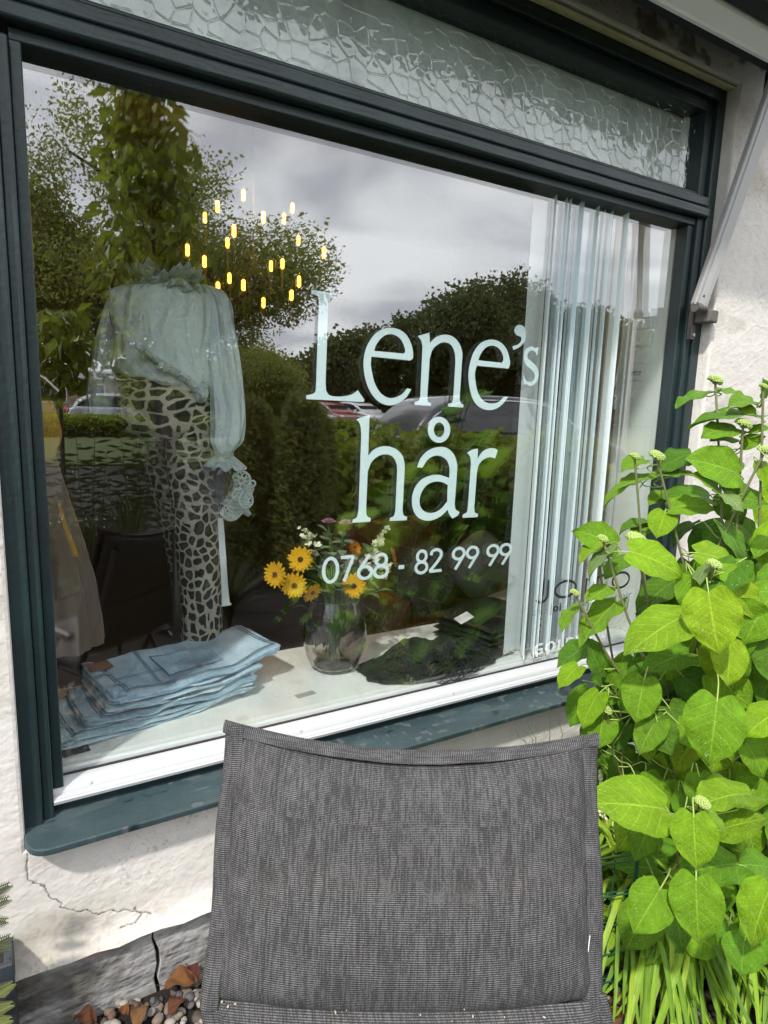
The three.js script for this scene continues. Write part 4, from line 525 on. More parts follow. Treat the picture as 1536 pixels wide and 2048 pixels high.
// black lace top, black folded garment, magazines
{
  rnd = mulberry(90);
  const black = std({ name: 'black_cloth', color: lin(0.012, 0.014, 0.015), roughness: 0.85, bumpMap: rep(weave, 6), bumpScale: 0.002 }), satin = phy({ name: 'black_satin', color: lin(0.012, 0.012, 0.014), roughness: 0.4, bumpMap: rep(grain, 2), bumpScale: 0.002 });
  const p = atY(860, 1320, 0.567), lace = thing('black_lace_top', 'crumpled black lace top with scalloped edge on the white board', 'garment', [p.x, 0.566, p.z]);
  mesh('body', surf(70, 50, (u, v) => { const t = u * 6.28319, ra = v, rx = 0.185 * (1 + 0.13 * Math.sin(3 * t + 1) + 0.07 * Math.sin(7 * t)), x = Math.cos(t) * ra * rx, z = Math.sin(t) * ra * rx * 0.62; return [x, 0.058 * Math.pow(1 - Math.pow(ra, 3), 0.7) * (0.4 + 1.2 * fbm(x * 13 + 4, z * 15, 0, 3, 5)) + 0.022 * (fbm(x * 45, z * 45, 0, 3, 7) - 0.4) * (1 - ra * ra) + 0.003, z]; }, true), black, lace);
  const ros = (s) => { const l = []; l.push(new THREE.TorusGeometry(0.008 * s, 0.0022 * s, 6, 16)); for (let i = 0; i < 8; i++) { const a = i / 8 * 6.283; const t = new THREE.TorusGeometry(0.0075 * s, 0.0018 * s, 5, 12).scale(1.3, 0.8, 1); t.rotateZ(a); t.translate(Math.cos(a) * 0.019 * s, Math.sin(a) * 0.019 * s, 0); l.push(t); } l.push(new THREE.TorusGeometry(0.03 * s, 0.002 * s, 5, 30)); return join(l); }, rosette = ros(1);
  const ruf = []; for (let k = 0; k < 3; k++) ruf.push(surf(200, 8, (u, v) => { const t = -0.4 + u * 4.0, R = (0.10 + k * 0.038 + v * 0.05) * (0.8 + 0.45 * fbm(u * 7 + k * 9, k, 0, 3, 3)), w = 0.024 * v * (fbm(u * 22 + k * 7, v * 2, 0, 3, 12 + k) - 0.5); return [Math.cos(t) * R * 1.2 + w * 0.6, Math.max(0.004, 0.062 - k * 0.020 - v * 0.022 + w + 0.02 * (fbm(u * 9, k * 3, 0, 2, 5) - 0.5)), Math.sin(t) * R * 0.66 + w * 0.4]; })); mesh('ruffle', ruf, black, lace);
  const spots = [[-0.155, 0.012, 0.045, -0.2], [-0.10, 0.012, 0.095, -0.3], [-0.045, 0.01, 0.125, -0.4], [0.01, 0.012, 0.13, -0.5], [0.065, 0.014, 0.12, -0.4], [0.115, 0.014, 0.09, -0.3], [0.165, 0.018, 0.05, -0.2], [-0.03, 0.055, 0.10, 0.4], [0.035, 0.058, 0.10, 0.3], [0.095, 0.06, 0.065, 0.5], [-0.09, 0.055, 0.06, 0.4]];
  for (const [x, y, z, a] of spots) { const m = mesh('lace_rosette', rosette, black, lace); m.position.set(x, y, z); m.rotation.set(-1.15 + rr(-0.3, 0.3), a, rr(0, 3)); m.scale.setScalar(rr(0.95, 1.25)); }
  for (let i = 0; i < 26; i++) { const t = 0.05 + i / 25 * 3.0, m = mesh('lace_scallop', new THREE.TorusGeometry(0.011, 0.0032, 6, 16).scale(1, 0.8, 1), black, lace), R = 0.185 * (1 + 0.13 * Math.sin(3 * t + 1) + 0.07 * Math.sin(7 * t)); m.position.set(Math.cos(t) * R * 1.02, 0.006, Math.sin(t) * R * 0.62 * 1.05); m.rotation.set(-1.35, 0, rr(0, 1)); }
  const q = atY(975, 1275, 0.567), f = thing('black_folded_garment', 'shiny black folded garment with a white price tag beside the blind', 'garment', [q.x + 0.02, 0.566, q.z - 0.02], 0.25);
  for (let i = 0; i < 4; i++) mesh('fold', surf(36, 40, (u, v) => { const t = u * 6.28319, sx = v * 2 - 1, e = Math.pow(1 - Math.pow(Math.abs(sx), 8), 0.3), z = Math.sign(Math.cos(t)) * Math.pow(Math.abs(Math.cos(t)), 0.4) * 0.13, x = sx * 0.17; return [x, 0.013 + i * 0.024 + Math.sin(t) * 0.0125 * e + 0.010 * (fbm(x * 14 + i, z * 14, 0, 3, 5) - 0.5), z + 0.01 * (fbm(x * 9 + i * 5, 1, 0, 2, 3) - 0.5)]; }, true), satin, f);
  const c = at(928, 1236, q.z + 0.02), tg = tag(mesh('price_tag', box(-0.035, 0.035, 0, 0.0015, -0.018, 0.018, 0), std({ name: 'white_card', color: lin(0.75, 0.76, 0.74), roughness: 0.6 })), 'white price tag lying on the black folded garment', 'tag'); tg.position.copy(c); tg.rotation.set(0.35, 0.25, 0.1);
  const mg = at(1030, 1228, -0.62);
  for (let i = 0; i < 6; i++) { const m = thing('magazine', ['bottom magazine of the pile behind the blind', 'second magazine from the bottom of the pile behind the blind', 'third magazine from the bottom of the pile behind the blind', 'third magazine from the top of the pile behind the blind', 'second magazine from the top of the pile behind the blind', 'top magazine of the pile behind the blind'][i], 'magazine', [mg.x + 0.06 + rr(-0.012, 0.012), mg.y - 0.01 + i * 0.0125, mg.z], rr(-0.1, 0.1) + 0.2); mesh('pages', box(-0.1, 0.1, 0.001, 0.0095, -0.135, 0.135, 0), std({ name: 'paper', color: lin(0.55, 0.54, 0.5), roughness: 0.8 }), m); mesh('cover', [box(-0.104, 0.104, 0.0095, 0.011, -0.139, 0.139, 0), box(-0.104, 0.104, 0, 0.001, -0.139, 0.139, 0)], std({ name: 'magazine_cover', color: lin(...[[0.3, 0.3, 0.3], [0.1, 0.12, 0.15], [0.5, 0.45, 0.4], [0.2, 0.05, 0.05], [0.45, 0.5, 0.5], [0.35, 0.33, 0.32]][i]), roughness: 0.35 }), m); }
  const tb = thing('side_table', 'dark low table under the pile of magazines', 'table', [mg.x + 0.06, 0.04, mg.z - 0.1]); mesh('top', box(-0.25, 0.25, mg.y - 0.085, mg.y - 0.052, -0.2, 0.2, 0.004), std({ name: 'black_wood', color: lin(0.02, 0.018, 0.016), roughness: 0.4 }), tb); for (const sx of [-0.22, 0.22]) for (const sz of [-0.17, 0.17]) mesh('leg', box(sx - 0.018, sx + 0.018, 0, mg.y - 0.085, sz - 0.018, sz + 0.018), tb.children[0].material, tb);
}
// ================================================================ mannequin, dress, blind, chandelier, armchair
{
  rnd = mulberry(55);
  const mq = thing('mannequin', 'headless glossy black shop mannequin posed behind the pane', 'mannequin', [0, 0, 0]);
  const gloss = phy({ name: 'black_gloss', color: lin(0.012, 0.012, 0.013), roughness: 0.18, clearcoat: 0.6 });
  const Z = -0.62, S = (px, py, z, rx, rz) => { const p = at(px, py, z); return [p.x, p.y, p.z, rx, rz]; };
  const torso = [[333, 552, 0.045, 0.045], [331, 570, 0.05, 0.05], [330, 585, 0.11, 0.06], [330, 602, 0.155, 0.075], [328, 640, 0.155, 0.09], [326, 690, 0.135, 0.095], [328, 740, 0.115, 0.08], [332, 790, 0.135, 0.09], [335, 850, 0.15, 0.10]];
  const arm = [[432, 592, -0.62, 0.038], [448, 650, -0.60, 0.036], [462, 740, -0.55, 0.032], [461, 830, -0.50, 0.027], [452, 900, -0.47, 0.02], [447, 935, -0.46, 0.018]];
  const armL = [[224, 595, -0.64, 0.038], [208, 660, -0.66, 0.034], [200, 740, -0.70, 0.03], [198, 810, -0.72, 0.025]];
  const hand = []; const hp = at(446, 935, -0.46);
  hand.push(loft([[446, 932], [447, 950], [446, 966], [444, 974]].map(([x, y], i) => S(x, y, -0.46, [0.018, 0.030, 0.030, 0.024][i], [0.014, 0.015, 0.014, 0.012][i])), { nu: 16, nv: 16 }));
  for (const [k, len] of [[-1.5, 1], [-0.5, 1.1], [0.5, 1.05], [1.5, 0.85]]) { const b = at(444 + k * 7, 972, -0.46 + k * 0.006), e = at(443 + k * 5 - 3, 972 + 27 * len, -0.445 + k * 0.004), m = b.clone().lerp(e, 0.55).add(new THREE.Vector3(0.004, 0, -0.008)); hand.push(tube([b, m, e], 0.0068, 12, 8)); const s = new THREE.SphereGeometry(0.0068, 8, 6); s.translate(e.x, e.y, e.z); hand.push(s); }
  { const b = at(452, 950, -0.45), e = at(457, 980, -0.425); hand.push(tube([b, b.clone().lerp(e, 0.5).add(new THREE.Vector3(0.010, 0, 0.006)), e], 0.0075, 12, 8)); }
  const legR = [[385, 850, -0.62, 0.078], [392, 980, -0.60, 0.066], [398, 1110, -0.60, 0.052], [404, 1280, -0.62, 0.045], [404, 1420, -0.66, 0.03]], legL = [[320, 850, -0.70, 0.07], [348, 980, -0.79, 0.055], [372, 1110, -0.87, 0.046], [386, 1260, -0.92, 0.042], [390, 1330, -0.95, 0.03]];
  const limb = (l) => loft(l.map(([x, y, z, r]) => S(x, y, z, r, r)), { nu: 20, nv: 40 });
  mesh('body', [loft(torso.map(([x, y, a, b]) => S(x, y, Z, a, b)), { nu: 32, nv: 60 }), limb(arm), limb(armL), limb(legR), limb(legL), ...hand], gloss, mq);
  const base = at(350, 1330, -0.8); mesh('stand', [new THREE.CylinderGeometry(0.22, 0.23, 0.02, 40).translate(base.x, 0.23, -0.8), rod([base.x, 0.24, -0.8], [base.x, 1.1, -0.72], 0.012)], std({ name: 'steel_stand', color: lin(0.4, 0.4, 0.4), metalness: 0.9, roughness: 0.35 }), mq);
  const plat = thing('platform', 'low dark platform under the mannequin', 'platform', [base.x, 0.04, -0.85]); mesh('top', box(-0.75, 0.75, 0.15, 0.178, -0.27, 0.27), std({ name: 'dark_wood', color: lin(0.025, 0.02, 0.018), roughness: 0.5 }), plat); mesh('skirt_panel', box(-0.73, 0.73, 0, 0.149, -0.25, 0.25), plat.children[0].material, plat);
  // blouse: body, two full sleeves with gathered cuffs, petal collar
  const bl = thing('blouse', 'pale sea green blouse with petal collar and full sleeves on the mannequin', 'blouse');
  const creases = tex(512, 512, g1((u, v) => { const w = 0.12 * fbm(u * 4, v * 4, 4, 3, 9), a = fbm(u * 12 + w * 8, v * 3 + w * 6, 12, 3, 4), b = fbm(u * 5 + v * 3, v * 5, 5, 3, 8); return clamp(0.6 * (1 - Math.abs(a - 0.5) * 5) + 0.4 * b) * 0.92 + 0.08 * vnoise(u * 200, v * 200, 200, 2); }));
  const cloth = phy({ name: 'sea_green_chiffon', color: lin(0.68, 0.79, 0.82), roughness: 0.9, transmission: 0.12, thickness: 0, ior: 1.2, bumpMap: creases, bumpScale: 0.016 });
  const fold = (a, k, s) => (t, v) => 1 + a * (0.3 + v) * (Math.sin(k * t + s + 2 * v) * 0.5 + Math.sin((k * 2 + 1) * t - s + 5 * v) * 0.35 + Math.sin((k + 2) * t + v * 9) * 0.25);
  const bodySec = [[331, 560, 0.062, 0.062], [331, 570, 0.075, 0.065], [331, 580, 0.115, 0.075], [331, 592, 0.150, 0.085], [330, 625, 0.154, 0.105], [328, 670, 0.146, 0.115], [327, 710, 0.140, 0.115], [330, 742, 0.146, 0.12], [334, 762, 0.140, 0.115], [336, 770, 0.115, 0.10]];
  mesh('bodice', loft(bodySec.map(([x, y, a, b]) => S(x, y, Z, a, b)), { nu: 80, nv: 90, us: 1.1, vs: 0.7, fold: fold(0.05, 4, 1), lift: (t, v) => v > 0.7 ? -(v - 0.7) * 0.10 * Math.cos(t - 0.4) + 0.012 * (v - 0.7) * Math.sin(9 * t) : 0 }), cloth, bl);
  const sleeve = (l, s) => loft(l.map(([x, y, z, rx, rz]) => S(x, y, z, rx, rz)), { nu: 64, nv: 80, us: 0.6, vs: 0.8, fold: fold(0.07, 4, s) });
  mesh('sleeve', sleeve([[400, 573, -0.62, 0.030, 0.045], [419, 581, -0.62, 0.040, 0.050], [432, 604, -0.615, 0.044, 0.052], [439, 650, -0.60, 0.046, 0.05], [449, 720, -0.565, 0.048, 0.05], [455, 790, -0.53, 0.050, 0.05], [457, 840, -0.50, 0.051, 0.048], [455, 880, -0.48, 0.048, 0.042], [449, 903, -0.47, 0.027, 0.025], [448, 909, -0.47, 0.025, 0.023]], 0.5), cloth, bl);
  mesh('sleeve', sleeve([[266, 575, -0.63, 0.030, 0.045], [249, 584, -0.63, 0.040, 0.050], [238, 606, -0.64, 0.044, 0.054], [228, 650, -0.65, 0.046, 0.05], [217, 720, -0.68, 0.048, 0.05], [207, 790, -0.70, 0.050, 0.05], [202, 828, -0.72, 0.05, 0.048]], 2.5), cloth, bl);
  const cuff = (px, py, z, n) => surf(96, 10, (u, v) => { const c = at(px, py, z), t = u * 6.28319, r = 0.024 + 0.034 * v + 0.010 * v * Math.sin(n * t); return [c.x + Math.cos(t) * r, c.y - 0.040 * v + 0.007 * v * Math.cos(n * t), c.z + Math.sin(t) * r * 0.85]; }, true);
  mesh('cuff', cuff(448, 909, -0.47, 9), cloth, bl); mesh('cuff_band', loft([[448, 902], [448, 907], [448, 912]].map(([x, y]) => S(x, y, -0.47, 0.0285, 0.0265)), { nu: 32, nv: 6 }), cloth, bl);
  // gathered hem with a side knot
  const kn = at(398, 784, -0.53); mesh('knot', new THREE.SphereGeometry(1, 20, 14).scale(0.028, 0.035, 0.024).translate(kn.x, kn.y, kn.z), cloth, bl);
  for (let i = 0; i < 7; i++) { const a = at(270 + i * 9, 690 + i * 8, -0.52 + 0.012 * Math.abs(i - 3)), m = at(335 + i * 7, 735 + i * 4, -0.497), e = at(395, 778 + i * 1.5, -0.515); mesh('drape', tube([a, m, e], 0.007 + 0.002 * (i % 3), 30, 8), cloth, bl); }
  const petals = 26; for (let i = 0; i < petals; i++) { const row = i % 2, t = i / petals * 6.2832, c = at(332, row ? 562 : 575, Z), g = surf(8, 8, (u, v) => { const k = (u - 0.5) * 0.064 * Math.pow(Math.sin(0.30 + v * 2.45), 0.6); return [v * 0.046, 0.026 * v * (row ? 1.2 : 0.1) + 0.010 * Math.sin(u * 6.28) * v + 0.006 * Math.cos(v * 5), k]; }); g.rotateY(-t + rr(-0.2, 0.2)); const m = mesh('collar_petal', g, cloth, bl); m.position.set(c.x + Math.cos(t) * 0.065, c.y + rr(-0.008, 0.008), c.z + Math.sin(t) * 0.055); m.rotation.x = rr(-0.3, 0.3); }
  // leopard trousers
  const tr = thing('trousers', 'leopard print trousers in black and grey cream on the mannequin', 'trousers');
  const N = 17, cells = []; for (let j = 0; j < N; j++) for (let i = 0; i < N; i++) cells.push([(i + rr(0.1, 0.9)) / N, (j + rr(0.1, 0.9)) / N, rr(0, 1), rr(0.7, 1.3)]);
  const leo = tex(1024, 1024, (u, v) => { const du = 0.055 * (fbm(u * 12, v * 12, 12, 3, 7) - 0.5), dv = 0.055 * (fbm(u * 12, v * 12, 12, 3, 17) - 0.5), x = u + du, y = v + dv; let a = 9, b = 9, c = null; const ci = Math.floor(x * N), cj = Math.floor(y * N); for (let j = cj - 2; j <= cj + 2; j++) for (let i = ci - 2; i <= ci + 2; i++) { const q = cells[(((j % N) + N) % N) * N + ((i % N) + N) % N], px = q[0] + Math.floor(i / N), py = q[1] + Math.floor(j / N), d = Math.hypot(x - px, y - py) * N; if (d < a) { b = a; a = d; c = q; } else if (d < b) b = d; }
    const e = b - a, spot = sstep(0.19, 0.27, e) * sstep(0.66 * c[3], 0.58 * c[3], a + 0.6 * (fbm(u * 40, v * 40, 40, 3, 27) - 0.5)), inner = sstep(0.45, 0.65, e) * (c[2] > 0.55 ? 1 : 0), n = 0.9 + 0.25 * (fbm(u * 24, v * 24, 24, 3, 3) - 0.5), k = 1; const cr = [0.76 * n, 0.74 * n, 0.67 * n], bk = [0.085, 0.085, 0.075], ol = [0.27, 0.26, 0.18]; return [0, 1, 2].map((i) => mixn(cr[i], mixn(bk[i], ol[i], inner), spot)); }, true);
  const leoM = std({ name: 'leopard_print', map: leo, roughness: 0.85, bumpMap: rep(weave, 5), bumpScale: 0.0006 });
  const leg = (l, s) => loft(l.map(([x, y, z, rx, rz]) => S(x, y, z, rx, rz)), { nu: 64, nv: 90, us: 0.9, vs: s === 1 ? 0.36 : 1.7, fold: fold(0.035, 3, s) });
  mesh('hips', leg([[334, 760, -0.62, 0.132, 0.102], [336, 785, -0.62, 0.142, 0.108], [336, 820, -0.62, 0.150, 0.112], [337, 855, -0.62, 0.145, 0.105], [340, 880, -0.62, 0.10, 0.07]], 1), leoM, tr);
  mesh('trouser_leg', leg([[372, 800, -0.62, 0.09, 0.10], [382, 860, -0.61, 0.088, 0.095], [388, 940, -0.60, 0.082, 0.085], [394, 1030, -0.595, 0.074, 0.078], [398, 1110, -0.595, 0.069, 0.074], [403, 1200, -0.61, 0.066, 0.07], [405, 1290, -0.62, 0.066, 0.068], [405, 1360, -0.64, 0.066, 0.068]], 2), leoM, tr);
  mesh('trouser_leg', leg([[310, 800, -0.65, 0.085, 0.095], [322, 860, -0.70, 0.085, 0.09], [340, 940, -0.77, 0.078, 0.08], [358, 1030, -0.83, 0.070, 0.075], [372, 1110, -0.87, 0.066, 0.07], [382, 1200, -0.91, 0.064, 0.066], [388, 1300, -0.94, 0.062, 0.064]], 4), leoM, tr);
  mesh('waistband', loft([[333, 752], [333, 760], [333, 768]].map(([x, y]) => S(x, y, -0.62, 0.136, 0.106)), { nu: 48, nv: 4, us: 0.9, vs: 0.1 }), leoM, tr);
  // crocheted lace piece and ribbon beside the hand
  const laceM = phy({ name: 'pale_lace', color: lin(0.66, 0.75, 0.74), roughness: 0.9, transmission: 0.2, thickness: 0, ior: 1.2 });
  const L = thing('lace_trim', 'pale crocheted lace ruffle with rosettes hanging by the mannequin hand', 'lace');
  const ros = (s) => { const l = [new THREE.TorusGeometry(0.007 * s, 0.0022 * s, 6, 16), new THREE.TorusGeometry(0.028 * s, 0.003 * s, 6, 32)]; for (let i = 0; i < 8; i++) { const a = i / 8 * 6.283, t = new THREE.TorusGeometry(0.0075 * s, 0.0026 * s, 5, 14).scale(1.25, 0.75, 1); t.rotateZ(a); t.translate(Math.cos(a) * 0.0175 * s, Math.sin(a) * 0.0175 * s, 0); l.push(t); } return join(l); }, R1g = ros(1);
  for (const [px, py, s, a] of [[482, 962, 1.05, 0.3], [470, 1012, 0.8, -0.2], [492, 1000, 0.85, 0.5], [455, 1022, 0.62, -0.4], [500, 978, 0.6, 0.9], [478, 990, 0.7, 0.1]]) { const p = at(px, py, -0.44 + rr(-0.02, 0.02)), m = mesh('rosette', R1g, laceM, L); m.position.copy(p); m.scale.setScalar(s); m.rotation.set(rr(-0.2, 0.2), a - 0.3, rr(0, 3)); }
  mesh('ruffle', surf(60, 12, (u, v) => { const a = at(mixn(436, 500, v), mixn(930, 960, u) + v * 30 + u * 45, -0.47), w = Math.sin(u * 30) * 0.012 * v; return [a.x, a.y, a.z + w]; }), laceM, L);
  for (let i = 0; i < 16; i++) { const t = i / 15, px = mixn(505, 447, t), py = 955 + 82 * Math.sin(t * 1.9 + 0.15) * 0.98, p = at(px, py, -0.45), m = mesh('scallop', new THREE.TorusGeometry(0.0085, 0.0032, 6, 14), laceM, L); m.position.copy(p); m.rotation.y = -0.4; }
  const rib = thing('white_ribbon', 'narrow white ribbon hanging below the lace ruffle', 'ribbon'); mesh('band', surf(4, 40, (u, v) => { const a = at(mixn(441, 452, v), mixn(1036, 1212, v), -0.44 - 0.01 * Math.sin(v * 9)), k = (u - 0.5) * mixn(0.014, 0.026, v); return [a.x + k, a.y, a.z + k * 0.5 * Math.sin(v * 5 + 1)]; }), phy({ name: 'white_satin', color: lin(0.62, 0.68, 0.68), roughness: 0.5 }), rib); mesh('end_stitch', surf(2, 2, (u, v) => { const a = at(453, mixn(1206, 1210, v), -0.438), k = (u - 0.5) * 0.026; return [a.x + k, a.y, a.z + 0.003 + k * 0.2]; }), laceM, rib);
  // tulle dress at the left edge
  const D = thing('tulle_dress', 'beige tulle dress with mustard bodice at the left edge of the window', 'dress'), tul = phy({ name: 'beige_tulle', color: lin(0.36, 0.28, 0.22), roughness: 0.9, transmission: 0.6, thickness: 0, ior: 1.1 }), mus = std({ name: 'mustard_cloth', color: lin(0.40, 0.22, 0.03), roughness: 0.9, bumpMap: rep(weave, 8), bumpScale: 0.0008 });
  const dz = -0.42, dl = (l, k, s, a) => loft(l.map(([x, y, r]) => S(x - 4, y, dz, r * 0.8, r * 0.7)), { nu: 90, nv: 60, fold: fold(a, k, s) });
  mesh('bodice', dl([[72, 800, 0.05], [74, 830, 0.062], [76, 870, 0.072], [74, 920, 0.055], [75, 950, 0.06]], 3, 0, 0.04), mus, D);
  mesh('underskirt', dl([[76, 930, 0.055], [82, 1000, 0.085], [88, 1060, 0.105], [92, 1108, 0.115]], 6, 1, 0.09), mus, D);
  mesh('skirt', dl([[74, 915, 0.058], [78, 1000, 0.088], [86, 1080, 0.112], [96, 1170, 0.132], [106, 1290, 0.150]], 9, 2, 0.10), tul, D); mesh('skirt', dl([[74, 918, 0.062], [76, 1000, 0.096], [84, 1080, 0.122], [94, 1170, 0.142], [104, 1290, 0.160]], 8, 4, 0.10), tul, D);
  const shp = at(72, 790, dz); mesh('hanger', [tube([[shp.x - 0.14, shp.y - 0.02, dz], [shp.x, shp.y + 0.05, dz], [shp.x + 0.05, shp.y + 0.01, dz]], 0.006, 16)], rimM, D);
}
// vertical blind: head rail, vanes, bead chain
{
  const vb = thing('vertical_blind', 'pale vertical blind drawn to the right half of the pane', 'blind');
  const vane = phy({ name: 'pale_blind_fabric', color: lin(0.84, 0.92, 0.94), roughness: 0.85, transmission: 0.28, thickness: 0, ior: 1.2, bumpMap: rep(weave, 10), bumpScale: 0.0004 }), rail = std({ name: 'white_rail', color: lin(0.7, 0.7, 0.68), roughness: 0.4 });
  const zf = -0.168, yT = 2.09, yB = 0.585;
  mesh('head_rail', box(1.38, 2.03, yT, yT + 0.03, -0.26, -0.13), rail, vb);
  for (const [a, b] of [[1050, 1085], [1087, 1096], [1094, 1103], [1101, 1110], [1108, 1117], [1115, 1125], [1128, 1132], [1134, 1146], [1142, 1155], [1152, 1166], [1164, 1185], [1188, 1193], [1199, 1208], [1217, 1239], [1256, 1259], [1090, 1093], [1104, 1107], [1119, 1122], [1138, 1150], [1147, 1159], [1168, 1180]]) {
    const A = at(a, 650, zf); let best = null; for (let k = 0; k < 200; k++) { const q = at(b, 650, zf - 0.11 + k * 0.001), d = Math.abs(Math.hypot(q.x - A.x, q.z - A.z) - 0.089); if (!best || d < best[0]) best = [d, q]; }
    const B = best[1], dx = B.x - A.x, dz = B.z - A.z, l = Math.hypot(dx, dz);
    mesh('vane', surf(8, 10, (u, v) => { const s = (u - 0.5) * 0.089, bow = 0.004 * Math.cos((u - 0.5) * 3.14); return [(A.x + B.x) / 2 + dx / l * s - dz / l * bow, mixn(yB, yT, v), (A.z + B.z) / 2 + dz / l * s + dx / l * bow, u * 0.09, v * 1.5]; }), vane, vb);
    mesh('vane_weight', new THREE.BoxGeometry(0.086, 0.018, 0.003).rotateY(-Math.atan2(dz, dx)).translate((A.x + B.x) / 2, yB + 0.002, (A.z + B.z) / 2), rail, vb);
  }
  // spacer chain along the foot of the vanes
  const ch = []; for (let i = 0; i < 90; i++) { const u = i / 89, s = new THREE.SphereGeometry(0.0028, 6, 4); s.translate(mixn(1.44, 2.0, u), yB + 0.012 - 0.018 * Math.abs(Math.sin(u * 34)), zf + 0.006); ch.push(s); } mesh('spacer_chain', ch, rail, vb);
  const bead = new THREE.SphereGeometry(0.0030, 8, 6), bc = thing('bead_chain', 'long white bead chain looping down beside the blind vanes', 'chain'), pts = [];
  const path = new THREE.CatmullRomCurve3([[1262, 470], [1252, 540], [1247, 640], [1240, 720], [1230, 765], [1226, 785], [1232, 793], [1243, 780], [1246, 750], [1242, 700]].map(([x, y]) => at(x, y, -0.20))); for (const p of path.getSpacedPoints(170)) pts.push(bead.clone().translate(p.x, p.y, p.z)); const p2 = new THREE.CatmullRomCurve3([[1252, 540], [1245, 680], [1236, 740], [1231, 790]].map(([x, y]) => at(x, y, -0.197))); for (const p of p2.getSpacedPoints(70)) pts.push(bead.clone().translate(p.x, p.y, p.z));
  mesh('beads', pts, rail, bc); const w = at(1231, 806, -0.2); mesh('weight', new THREE.CapsuleGeometry(0.009, 0.03, 6, 14).translate(w.x, w.y, w.z), phy({ name: 'clear_plastic', color: lin(0.8, 0.85, 0.85), roughness: 0.1, transmission: 0.7, thickness: 0 }), bc);
  // plastered lining of the niche at the right and a card on it
  const lining = std({ name: 'pale_lining', color: lin(0.74, 0.80, 0.75), roughness: 0.8 });
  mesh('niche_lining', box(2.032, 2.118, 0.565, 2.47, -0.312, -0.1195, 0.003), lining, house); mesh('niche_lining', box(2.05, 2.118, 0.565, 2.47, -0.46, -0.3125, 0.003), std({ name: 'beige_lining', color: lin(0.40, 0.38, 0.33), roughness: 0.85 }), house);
  const card = thing('notice_cards', 'four small white notice cards hanging in a column on the niche side', 'notice'); const cm = std({ name: 'white_notice', color: lin(0.74, 0.77, 0.75), roughness: 0.6 });
  const cy = at(1322, 690, -0.22).y; for (let i = 0; i < 4; i++) mesh('card', box(2.0275, 2.0315, cy + 0.075 - i * 0.062 - 0.026, cy + 0.075 - i * 0.062 + 0.026, -0.262, -0.182, 0.001), cm, card);
  const hot = new TextGeometry('HOT', { font: sans, size: 0.016, depth: 0.0006 }); hot.rotateY(-Math.PI / 2); hot.translate(2.0268, cy + 0.075 - 3 * 0.062 - 0.008, -0.246); mesh('print', hot, greyVinyl, card.children[3]);
}
// chandelier of candle tubes with glowing amber bulbs
{
  rnd = mulberry(77);
  const ch = thing('chandelier', 'brass chandelier with a cluster of amber filament bulbs on tubes', 'chandelier'), brass = std({ name: 'brass', color: lin(0.45, 0.28, 0.08), metalness: 0.9, roughness: 0.35 });
  const amber = phy({ name: 'amber_bulb_glass', color: lin(0.97, 0.75, 0.32), roughness: 0.02, transmission: 1, thickness: 0, ior: 1.25 }), glow = std({ name: 'filament_glow', color: lin(0.2, 0.12, 0.02), emissive: lin(1.0, 0.64, 0.15), emissiveIntensity: 6.5 });
  const bronze = std({ name: 'dark_bronze', color: lin(0.012, 0.009, 0.006), metalness: 0.2, roughness: 0.7 }); const C = at(508, 440, -2.6), top = at(508, 120, -2.6); mesh('rod', rod([C.x, 3.19, -2.6], [C.x, C.y - 0.25, -2.6], 0.007), bronze, ch); mesh('canopy', new THREE.CylinderGeometry(0.07, 0.08, 0.03, 28).translate(C.x, 3.18, -2.6), brass, ch);
  mesh('hub', [new THREE.SphereGeometry(0.022, 20, 14).translate(C.x, C.y - 0.22, -2.6), new THREE.SphereGeometry(0.018, 20, 14).translate(C.x, C.y - 0.02, -2.6)], bronze, ch);
  const bulbG = new THREE.LatheGeometry([[0.0, 0.088], [0.012, 0.085], [0.021, 0.072], [0.024, 0.052], [0.020, 0.026], [0.012, 0.008], [0.011, 0]].map((q) => new THREE.Vector2(q[0] * 1.35, q[1] * 1.25 - 0.012)), 18), filG = new THREE.CapsuleGeometry(0.0115, 0.044, 5, 10), capG = new THREE.CylinderGeometry(0.013, 0.013, 0.02, 14);
  [[487, 385], [435, 408], [410, 430], [527, 430], [568, 432], [585, 411], [468, 457], [455, 480], [375, 495], [409, 518], [597, 475], [648, 500], [565, 522], [542, 527], [598, 558], [459, 551], [487, 565], [583, 585], [527, 600], [436, 571]].forEach(([px, py], i) => {
    const z = -2.6 + 0.42 * Math.sin(i * 2.4) * (0.5 + 0.5 * rnd()), p = at(px, py + 8, z), arm = new THREE.Group(); arm.name = 'candle'; arm.position.copy(p); ch.add(arm); tag(arm, 0);
    const bulb = mesh('bulb', bulbG, amber, arm); bulb.position.y = -0.03; mesh('filament', filG, glow, arm).position.y = 0.008;
    mesh('holder', [capG.clone().translate(0, -0.04, 0), rod([0, -0.05, 0], [0, -0.16, 0], 0.006)], bronze, arm);
    const hub = new THREE.Vector3(C.x, C.y - (py > 490 ? 0.22 : 0.02), -2.6).sub(p); mesh('arm', tube([[0, -0.155, 0], [hub.x * 0.12, -0.20, hub.z * 0.12], [hub.x * 0.6, mixn(-0.2, hub.y, 0.6) - 0.05, hub.z * 0.6], hub.toArray()], 0.0012, 20, 5), bronze, arm);
    const l = new THREE.PointLight(new THREE.Color(1.0, 0.62, 0.2), 0.10, 6, 2); l.name = 'bulb_light'; l.position.set(p.x, p.y + 0.008, p.z); l.castShadow = true; l.shadow.radius = 0.6; scene.add(l);
  });
}
